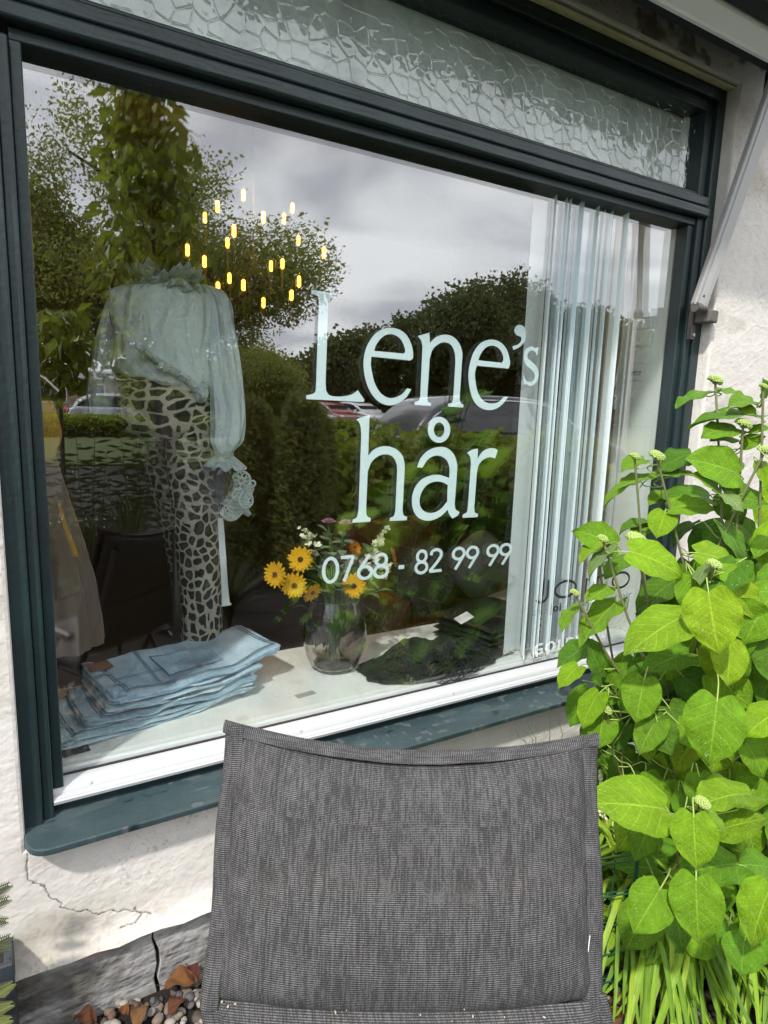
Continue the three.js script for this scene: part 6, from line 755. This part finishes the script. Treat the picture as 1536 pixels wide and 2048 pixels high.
  // [view, base x, y, tip x, y, width, nearness, tone]; tones: 0 lime 1 green 2 yellow green 3 deep 4 pale underside
  const L = [['A', 1310, 795, 958, 640, 250, 0.55, 0], ['A', 950, 645, 705, 690, 140, 0.35, 3], ['A', 1150, 890, 1005, 785, 120, 0.55, 0], ['A', 1085, 985, 745, 905, 165, 0.4, 1], ['A', 785, 1060, 1108, 992, 135, 0.46, 0], ['A', 765, 945, 622, 1000, 95, 0.36, 0], ['A', 745, 1090, 690, 1258, 220, 0.46, 2], ['A', 645, 815, 380, 850, 50, 0.32, 0], ['A', 490, 858, 248, 982, 44, 0.3, 0], ['A', 645, 812, 862, 738, 44, 0.34, 0], ['A', 745, 812, 965, 770, 52, 0.36, 0], ['A', 590, 690, 412, 712, 50, 0.32, 0], ['A', 680, 725, 785, 742, 40, 0.33, 0], ['A', 1105, 165, 808, 246, 26, 0.4, 1], ['A', 1140, 160, 1372, 172, 34, 0.4, 1], ['A', 1445, 345, 976, 297, 72, 0.5, 1], ['A', 1425, 240, 1255, 212, 64, 0.5, 1], ['A', 1330, 285, 1450, 320, 62, 0.5, 0], ['A', 1502, 215, 1530, 70, 74, 0.52, 1], ['A', 1295, 450, 1040, 440, 74, 0.52, 0], ['A', 1318, 545, 1098, 505, 74, 0.5, 0], ['A', 1340, 580, 1492, 495, 112, 0.52, 0], ['A', 1395, 465, 1545, 428, 60, 0.53, 0], ['A', 1478, 715, 1545, 890, 120, 0.55, 0], ['A', 1205, 955, 1545, 1010, 205, 0.52, 1], ['A', 1200, 952, 1362, 1075, 84, 0.57, 4], ['A', 1190, 960, 1340, 1175, 230, 0.42, 3], ['A', 1560, 1300, 1438, 1395, 150, 0.62, 0], ['A', 1200, 1200, 1430, 1505, 150, 0.52, 1], ['A', 365, 1345, 92, 1195, 240, 0.47, 0], ['A', 300, 1322, 68, 1418, 110, 0.5, 0], ['A', 332, 1350, 112, 1545, 84, 0.55, 4], ['A', 492, 1430, 255, 1535, 92, 0.36, 1], ['A', 480, 1395, 915, 1505, 235, 0.66, 2], ['A', 985, 1400, 1370, 1462, 195, 0.6, 0], ['A', 1205, 1180, 925, 1335, 180, 0.36, 3], ['A', 955, 1172, 775, 1295, 66, 0.33, 3], ['A', 645, 1200, 478, 1252, 92, 0.38, 1], ['A', 600, 1150, 400, 1190, 40, 0.35, 1], ['A', 1420, 1290, 1300, 1130, 130, 0.4, 3],
    ['B', 905, 415, 618, 565, 190, 0.48, 3], ['B', 505, 556, 203, 828, 195, 0.52, 0], ['B', 238, 578, 88, 698, 52, 0.5, 0], ['B', 445, 458, 298, 545, 112, 0.52, 0], ['B', 965, 655, 548, 850, 300, 0.76, 0], ['B', 1130, 492, 1190, 918, 375, 0.82, 2], ['B', 1300, 610, 1610, 810, 285, 0.72, 0], ['B', 1215, 830, 1300, 1172, 335, 0.66, 2], ['B', 1000, 908, 685, 965, 225, 0.6, 1], ['B', 765, 1025, 560, 1190, 225, 0.52, 3], ['B', 400, 1072, 328, 798, 175, 0.52, 1], ['B', 242, 998, 98, 1108, 125, 0.52, 2], ['B', 460, 1112, 542, 978, 135, 0.5, 1], ['B', 528, 1218, 718, 1246, 165, 0.56, 1], ['B', 385, 1178, 238, 1378, 145, 0.56, 2], ['B', 410, 1335, 375, 1545, 225, 0.56, 0], ['B', 850, 1030, 1150, 1125, 235, 0.38, 3], ['B', 862, 1262, 775, 1482, 205, 0.46, 3], ['B', 1130, 1205, 903, 1502, 175, 0.62, 1], ['B', 1190, 1222, 1140, 1680, 400, 0.88, 0], ['B', 1560, 1000, 1430, 1335, 180, 0.52, 3], ['B', 1620, 1300, 1388, 1412, 225, 0.76, 2], ['B', 560, 1398, 498, 1560, 125, 0.5, 3], ['B', 1290, 300, 1470, 410, 130, 0.62, 0], ['B', 1130, 300, 1030, 400, 60, 0.68, 4], ['B', 1200, 350, 1420, 400, 130, 0.7, 0], ['B', 1450, 210, 1540, 70, 140, 0.55, 1],
    ['C', 575, 48, 640, 335, 195, 0.62, 2], ['C', 905, 50, 755, 338, 255, 0.56, 1], ['C', 1345, 150, 1560, 425, 190, 0.7, 0], ['C', 742, 685, 212, 582, 405, 0.88, 0], ['C', 965, 728, 976, 1155, 345, 0.97, 2], ['C', 1405, 575, 985, 535, 205, 0.86, 0], ['C', 1155, 850, 1535, 715, 235, 0.87, 0], ['C', 1045, 700, 1255, 838, 92, 0.93, 0], ['C', 835, 545, 755, 700, 170, 0.6, 3], ['C', 722, 900, 690, 1040, 240, 0.7, 1], ['C', 685, 1140, 395, 1095, 235, 0.56, 1], ['C', 1298, 1105, 855, 1135, 335, 0.76, 1], ['C', 1560, 1130, 1338, 1100, 215, 0.72, 1], ['C', 1505, 900, 1330, 1000, 140, 0.5, 3], ['C', 640, 330, 745, 525, 130, 0.5, 3], ['C', 500, 335, 640, 492, 120, 0.46, 3], ['C', 905, 330, 1225, 435, 200, 0.42, 3], ['C', 1540, 480, 1500, 760, 150, 0.6, 1],
    ['D', 592, 162, 350, 548, 390, 0.96, 0], ['D', 905, 68, 912, 672, 455, 1.0, 0], ['D', 700, 325, 852, 742, 235, 0.88, 3], ['D', 1192, 478, 1150, 685, 185, 0.9, 1], ['D', 1335, 598, 1288, 918, 350, 0.96, 1], ['D', 1565, 150, 1338, 625, 385, 1.02, 2]];
  for (const [k, bx, by, tx, ty, w, z, m] of L) leaf(px(k, bx, by), px(k, tx, ty), w / T[k][2], D(z), m === 4 ? pale : vary(m));
  for (let i = 0; i < 85; i++) { const y = mixn(1100, 1860, rnd()), x = mixn(y < 1300 ? 1380 : 1270, 1590, rnd()), a = 1.57 + rr(-1.0, 1.0), l = rr(75, 115), d = rr(1.34, 1.6); leaf([x, y], [x + Math.cos(a) * l, y + Math.sin(a) * l], l * rr(0.65, 0.9), d, vary(Math.floor(rnd() * 3.4) % 4)); }
  // the crown's shaded inside
  massed = [];
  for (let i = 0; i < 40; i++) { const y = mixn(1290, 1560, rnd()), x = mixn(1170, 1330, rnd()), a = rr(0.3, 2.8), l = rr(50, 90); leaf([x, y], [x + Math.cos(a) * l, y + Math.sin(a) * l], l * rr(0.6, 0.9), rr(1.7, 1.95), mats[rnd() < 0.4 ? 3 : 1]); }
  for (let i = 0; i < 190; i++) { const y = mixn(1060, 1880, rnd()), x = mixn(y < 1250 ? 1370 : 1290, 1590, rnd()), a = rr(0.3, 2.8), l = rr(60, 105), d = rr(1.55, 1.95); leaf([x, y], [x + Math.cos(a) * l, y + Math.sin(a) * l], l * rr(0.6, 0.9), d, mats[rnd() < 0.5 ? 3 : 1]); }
  // beyond the right edge of the picture the shrub goes on
  for (let i = 0; i < 40; i++) { const y = mixn(900, 1850, rnd()), x = mixn(1545, 1750, rnd()), a = rr(0.3, 2.8), l = rr(80, 120); leaf([x, y], [x + Math.cos(a) * l, y + Math.sin(a) * l], l * 0.8, rr(1.2, 1.7), mats[Math.floor(rnd() * 3)]); }
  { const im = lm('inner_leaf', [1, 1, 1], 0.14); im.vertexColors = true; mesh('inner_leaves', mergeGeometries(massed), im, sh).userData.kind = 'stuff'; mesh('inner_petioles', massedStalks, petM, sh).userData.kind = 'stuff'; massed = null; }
  // unopened flower heads: a dome of little buds
  const budM = std({ name: 'lime_bud', color: lin(0.27, 0.36, 0.09), roughness: 0.7 }), budG = new THREE.IcosahedronGeometry(1, 1);
  buds.forEach(([k, x, y, r, d]) => { const q = px(k, x, y), p = atD(q[0], q[1], d), R = r / T[k][2] * d / FOCAL, n = Math.round(26 + r * 0.8), list = []; for (let i = 0; i < n; i++) { const f = i / n, th = i * 2.39996, ph = Math.acos(1 - 1.35 * f), s = R * rr(0.17, 0.27), c = budG.clone().scale(s, s * 0.8, s); c.translate(Math.sin(ph) * Math.cos(th) * R, Math.cos(ph) * R * 0.62 + R * 0.1, Math.sin(ph) * Math.sin(th) * R); list.push(c); if (i % 3 === 0) list.push(rod([0, -R * 0.5, 0], [Math.sin(ph) * Math.cos(th) * R * 0.9, Math.cos(ph) * R * 0.6, Math.sin(ph) * Math.sin(th) * R * 0.9], R * 0.035, R * 0.03, 5)); } const m = mesh('flower_head', list, budM, sh); m.position.copy(p); m.rotation.set(0.35, 0, -0.25); });
  // rain drops on the upper leaves are left as small glints of clear water
}
// green wire edging fence in two panels
{
  const wire = phy({ name: 'green_coated_wire', color: lin(0.012, 0.07, 0.045), roughness: 0.4 });
  const panel = (label, R, L, H) => { const f = thing('wire_fence', label, 'fence', [R.x, 0, R.z]), dir = L.clone().sub(R).setY(0), len = dir.length(); dir.normalize(); const Pt = (s, y) => [dir.x * s, y, dir.z * s], off = [-dir.z * 0.005, 0, dir.x * 0.005]; 
    for (const y of [H, H * 0.78, H * 0.585, H * 0.39, H * 0.20, 0.015]) for (const s of [1, -1]) mesh('wire', rod(Pt(0, y + (y === H ? s * 0.003 : 0)).map((q, i) => q + off[i] * s), Pt(len, y + (y === H ? s * 0.003 : 0)).map((q, i) => q + off[i] * s), 0.0017, 0.0017, 6), wire, f);
    for (let s = 0.0; s < len; s += 0.055) mesh('upright', rod(Pt(s, 0), Pt(s, H), 0.0015, 0.0015, 6), wire, f);
    mesh('post', rod(Pt(-0.004, -0.05), Pt(-0.004, H + 0.004), 0.0042, 0.0042, 8), wire, f); };
  const n1 = atY(1241, 2004, 0.01), n0 = atY(1120, 2030, 0.01), f1 = atY(1302, 1513, 0.40), f0 = atY(1150, 1508, 0.40);
  panel('near panel of the low green wire fence beside the recliner', n1, n0, 0.40); panel('far panel of the low green wire fence under the hydrangea', f1, f0, 0.40);
}
// arching grass under the hydrangea
{
  rnd = mulberry(911);
  const gm = [[0.22, 0.38, 0.03], [0.15, 0.29, 0.03], [0.30, 0.44, 0.045], [0.10, 0.20, 0.025], [0.30, 0.25, 0.09]].map((c, i) => phy({ name: 'grass_blade_green', color: lin(...c), roughness: 0.5, transmission: 0.3, thickness: 0, ior: 1.25, map: rep(leafTone, 1, 3) }));
  const blade = () => { const L = rr(0.26, 0.46), h = rr(0.12, 0.24), w = rr(0.008, 0.0155), tw = rr(-0.5, 0.5), dz = rr(-0.03, 0.05); return surf(2, 14, (u, v) => { const k = (u - 0.5) * w * Math.pow(Math.sin(Math.min(1, v * 0.93 + 0.07) * 3.1), 0.5), x = L * 0.75 * Math.pow(v, 1.15), y = h * Math.sin(Math.min(1.0, v * 1.15) * 2.75) * 1.15 - 0.05 * v * v * v - (v > 0.87 ? (v - 0.87) * 0.4 * L : 0); return [x, Math.max(0.004, y) - Math.abs(u - 0.5) * 0.002, dz * v * v + k * Math.cos(tw * v) , u, v]; }); };
  const geos = Array.from({ length: 14 }, blade);
  const clump = (label, c, n, a0, a1, s0, s1) => { const t = thing('ornamental_grass', label, 'ornamental grass', [c.x, 0, c.z]); for (let i = 0; i < n; i++) { const m = mesh('blade', geos[Math.floor(rnd() * 14)], gm[rnd() < 0.015 ? 4 : rnd() < 0.4 ? 0 : rnd() < 0.5 ? 1 : rnd() < 0.6 ? 2 : 3], t); m.position.set(rr(-0.07, 0.07), 0, rr(-0.06, 0.06)); m.rotation.set(rr(-0.25, 0.25), rr(a0, a1), rr(-0.05, 0.4)); m.scale.setScalar(rr(s0, s1)); } };
  // towards the viewer is -x +z: a turn of about -2.2 to -4.2
  clump('clump of arching lime grass by the corner of the wire fence', atY(1262, 1935, 0), 120, -5.2, -1.0, 0.75, 1.15);
  clump('clump of arching lime grass right under the lowest hydrangea leaves', atY(1350, 1905, 0), 150, -5.4, -0.9, 0.9, 1.3);
  clump('clump of arching lime grass in the lower right corner', atY(1450, 1890, 0), 150, -5.4, -0.9, 0.9, 1.3);
  clump('clump of grass just inside the right edge of the bed', atY(1555, 1890, 0), 120, -5.4, -0.9, 0.9, 1.3);
  clump('tall grass clump inside the wire fence behind the recliner', atY(1205, 1830, 0), 110, -6.2, 0, 0.9, 1.25);
  clump('grass clump in the shade behind the far fence panel', atY(1290, 1740, 0), 80, -6.2, 0, 0.8, 1.2);
  // cream flower spikes behind the fence and dark stalks over the recliner
  const cm = std({ name: 'cream_bell', color: lin(0.62, 0.64, 0.34), roughness: 0.7 }), gs = std({ name: 'thin_stalk', color: lin(0.10, 0.16, 0.04), roughness: 0.8 }), bell = new THREE.SphereGeometry(0.0058, 8, 6).scale(1, 1.35, 1);
  for (const [x0, y0, x1, y1, d, n, l] of [[1210, 1700, 1200, 1535, 1.78, 26, 'cream bell flower spike nearest the recliner behind the wire fence'], [1222, 1690, 1214, 1545, 1.82, 22, 'cream bell flower spike second from the recliner'], [1248, 1640, 1254, 1520, 1.84, 18, 'cream bell flower spike under the far fence rail'], [1236, 1700, 1229, 1640, 1.70, 16, 'short cream bell flower spike above the grass'], [1308, 1545, 1322, 1530, 1.95, 9, 'tiny cream flower spike right of the fence corner'], [1376, 1600, 1375, 1560, 1.8, 7, 'small cream flower spike among the hydrangea stems']]) { const a = atD(x0, y0, d), b = atD(x1, y1, d), t = thing('bell_flower', l, 'flower', [a.x, 0, a.z]), o = new THREE.Vector3(a.x, 0, a.z); mesh('stem', tube([[0, 0, 0], a.clone().sub(o), b.clone().sub(o)], 0.0013, 16, 5), gs, t); for (let i = 0; i < n; i++) { const v = i / n, p = a.clone().lerp(b, v).sub(o).add(new THREE.Vector3(rr(-1, 1), rr(-0.3, 0.3), rr(-1, 1)).multiplyScalar(mixn(0.017, 0.007, v))), m = mesh('bell', bell, cm, t); m.position.copy(p); m.scale.setScalar(rr(0.7, 1.25)); m.rotation.set(rr(-0.6, 0.6), 0, rr(-0.6, 0.6)); } }
  const st = thing('grass_stalks', 'few dark grass tips rising behind the top edge of the recliner', 'grass', atY(1080, 1650, 0).setY(0).toArray()); for (const [x0, y0, x1, y1] of [[1072, 1478, 1051, 1440], [1066, 1480, 1046, 1458], [1100, 1472, 1099, 1434], [1125, 1468, 1116, 1438], [1052, 1484, 1035, 1474]]) { const a = atD(x0, y0, 1.95).sub(st.position), b = atD(x1, y1, 1.95).sub(st.position); mesh('blade', [rod([a.x * 0.7, 0, a.z * 0.7], a, 0.0016, 0.0014, 5), rod(a, b, 0.0014, 0.0004, 5)], gs, st); }
}
// gravel with single pebbles, dead leaves, planter with a conifer at the left edge
{
  rnd = mulberry(313);
  const peb = [0, 1, 2, 3].map((s) => { const g = new THREE.IcosahedronGeometry(1, 2), p = g.attributes.position; for (let i = 0; i < p.count; i++) { const x = p.getX(i), y = p.getY(i), z = p.getZ(i), k = 0.82 + 0.36 * fbm(x * 1.4 + s * 5 + 9, y * 1.4 + z * 1.1 + 7, 0, 3, s + 2); p.setXYZ(i, x * k, y * k * 0.66, z * k * 0.85); } const m = mergeVertices(g.deleteAttribute('normal').deleteAttribute('uv')); m.computeVertexNormals(); return m; });
  const pm = [[0.11, 0.09, 0.07], [0.17, 0.155, 0.14], [0.07, 0.05, 0.042], [0.24, 0.22, 0.19], [0.10, 0.055, 0.04], [0.06, 0.06, 0.062], [0.14, 0.115, 0.085]].map((c) => std({ name: 'pebble_stone', color: lin(...c), roughness: 0.75, bumpMap: grain, bumpScale: 0.001 }));
  const bed = new THREE.Group(); bed.name = 'gravel_bed'; bed.userData.kind = 'structure'; scene.add(bed);
  const place = (x, z, s, y = 0) => { const m = mesh('pebble', peb[Math.floor(rnd() * 4)], pm[Math.floor(rnd() * 7)], bed); m.position.set(x, y + s * 0.3 - 0.012, z); m.rotation.set(rr(-0.4, 0.4), rr(0, 6.3), rr(-0.4, 0.4)); m.scale.setScalar(s); };
  for (let i = 0; i < 230; i++) { const x = rr(-0.05, 0.42), z = 0.006 + Math.pow(rnd(), 1.2) * 0.30; place(x, z, rr(0.006, 0.0135), rr(0, 0.02)); }
  for (let i = 0; i < 60; i++) { const p = atY(rr(1190, 1440), rr(1985, 2055), 0); place(p.x, p.z, rr(0.008, 0.017), rr(0, 0.01)); }
  const pts = [], rest = new THREE.InstancedMesh(peb[0], pm[0], 5200), M = new THREE.Matrix4(), c = new THREE.Color();
  for (let i = 0; i < 5200; i++) { const x = rr(-1.2, 2.6), z = rr(0.0, 1.7), s = rr(0.006, 0.016); rest.setMatrixAt(i, M.compose(new THREE.Vector3(x, -0.008 + rr(0, 0.008), z), new THREE.Quaternion().setFromEuler(new THREE.Euler(rr(-0.5, 0.5), rr(0, 6), 0)), new THREE.Vector3(s, s, s))); const k = rr(0.4, 1.7); rest.setColorAt(i, c.setRGB(k, k * rr(0.9, 1.02), k * rr(0.8, 1.0))); }
  rest.name = 'pebbles'; rest.userData.kind = 'stuff'; rest.castShadow = rest.receiveShadow = true; bed.add(rest);
  const lf = [[0.15, 0.060, 0.022], [0.09, 0.030, 0.016], [0.15, 0.075, 0.034], [0.08, 0.02, 0.016]].map((q) => phy({ name: 'dead_leaf_brown', color: lin(...q), map: leafTone, roughness: 0.8, transmission: 0.2, thickness: 0, ior: 1.3 }));
  const dead = (px, py, y, s, m, ry, label) => { const p = atY(px, py, y), g = surf(10, 14, (u, v) => { const a = (u - 0.5) * 2, w = 0.36 * Math.pow(Math.sin(Math.min(1, v * 0.94 + 0.05) * 3.1), 0.7); return [a * w * s, (0.30 * a * a * w + 0.20 * Math.sin(v * 3.2) + 0.06 * Math.sin(v * 11 + a * 3)) * s, (v - 0.5) * s]; }), t = thing('dead_leaf', label, 'dead leaf', [p.x, y, p.z], ry); mesh('blade', g, lf[m], t); mesh('stalk', tube([[0, 0.0, -0.5 * s], [0.01 * s, 0.03 * s, -0.62 * s], [0.04 * s, 0.01 * s, -0.75 * s]], 0.0009, 8, 5), lf[1], t); };
  [[362, 1968, 0.03, 0.075, 0, 1.2, 'largest curled orange leaf on the gravel close beside the recliner'], [383, 1948, 0.03, 0.05, 3, 0.2, 'dark red leaf standing behind the orange leaf by the recliner'], [352, 2012, 0.02, 0.045, 1, 2.2, 'red brown leaf among the pebbles below the orange leaf'], [278, 2032, 0.02, 0.05, 2, 2.8, 'tan leaf lying on the gravel in the middle of the corner'], [170, 2040, 0.015, 0.055, 1, 0.9, 'red leaf by the plinth at the bottom edge'], [248, 2022, 0.02, 0.03, 0, 0.4, 'small orange leaf beside the grey stones by the plinth'], [1245, 2012, 0.02, 0.06, 2, 0.6, 'dry leaf under the grass right of the recliner'], [1228, 2035, 0.02, 0.055, 0, 2.1, 'orange dry leaf at the bottom edge right of the recliner'], [1262, 2040, 0.02, 0.05, 1, 3.0, 'brown dry leaf below the wire fence corner'], [1340, 2046, 0.02, 0.05, 2, 1.0, 'dry leaf half under the arching grass']].forEach((a) => dead(...a));
  const pl = thing('planter_box', 'dark square planter box at the lower left edge', 'planter', [-0.28, 0, 0.09]), pd = phy({ name: 'dark_planter', color: lin(0.028, 0.036, 0.042), roughness: 0.5, bumpMap: rep(grain, 2), bumpScale: 0.001 });
  mesh('side', box(-0.22, 0.222, 0, 0.275, -0.022, -0.008, 0.003), pd, pl); mesh('side', box(-0.22, 0.222, 0, 0.275, -0.085, -0.072, 0.003), pd, pl); for (const x of [-0.22, 0.205]) mesh('side', box(x, x + 0.016, 0.001, 0.274, -0.0715, -0.0225, 0.002), pd, pl); mesh('soil', box(-0.203, 0.204, 0.0, 0.25, -0.071, -0.023, 0.001), std({ name: 'potting_soil', color: lin(0.03, 0.02, 0.015), roughness: 1 }), pl);
  const cf = thing('potted_conifer', 'small conifer with scaly sprigs in the planter at the left edge', 'conifer', [-0.28, 0.25, 0.045]), cg = [[0.07, 0.085, 0.035], [0.15, 0.17, 0.045]].map((q) => std({ name: 'scaly_sprig_green', color: lin(...q), roughness: 0.8 }));
  mesh('trunk', rod([0, 0, 0], [0, 0.34, 0.01], 0.012, 0.006), bark, cf);
  const sprig = (a, b, m) => { const l = [], d = b.clone().sub(a), n = 12, s0 = new THREE.Vector3(-d.y, d.x, 0.2 * d.z).normalize(); l.push(rod(a, b, 0.0016, 0.0008, 5)); for (let i = 2; i <= n; i++) { const p = a.clone().addScaledVector(d, i / n), L = 0.022 * (1.1 - 0.7 * i / n); for (const s of [1, -1]) { const q = p.clone().addScaledVector(s0, s * L).addScaledVector(d.clone().normalize(), L * 0.9); l.push(rod(p, q, 0.0014, 0.0006, 5)); l.push(rod(p.clone().lerp(q, 0.5), p.clone().lerp(q, 0.5).addScaledVector(d.clone().normalize(), L * 0.6), 0.0011, 0.0005, 5)); } } mesh('sprig', l, cg[m], cf); };
  const o = cf.position;
  for (const [x0, y0, x1, y1, m] of [[-40, 1800, 14, 1772, 0], [-50, 1825, 12, 1800, 0], [-50, 1850, 8, 1842, 0], [-40, 1905, 16, 1875, 0], [-50, 1900, 12, 1896, 0], [-30, 2000, 20, 1970, 1], [-40, 2030, 18, 2010, 1], [-30, 2050, 16, 2040, 1]]) { const a = at(x0, y0, 0.10).sub(o), b = at(x1, y1, 0.115).sub(o); sprig(a, b, m); }
  for (let i = 0; i < 12; i++) { const a = new THREE.Vector3(0, rr(0.03, 0.3), 0.01), az = rr(0, 6.3), b = new THREE.Vector3(Math.cos(az) * rr(0.07, 0.13), a.y + rr(0.0, 0.09), Math.sin(az) * 0.06 + 0.02); sprig(a, b, 0); }
}
renderer.render(scene, camera);
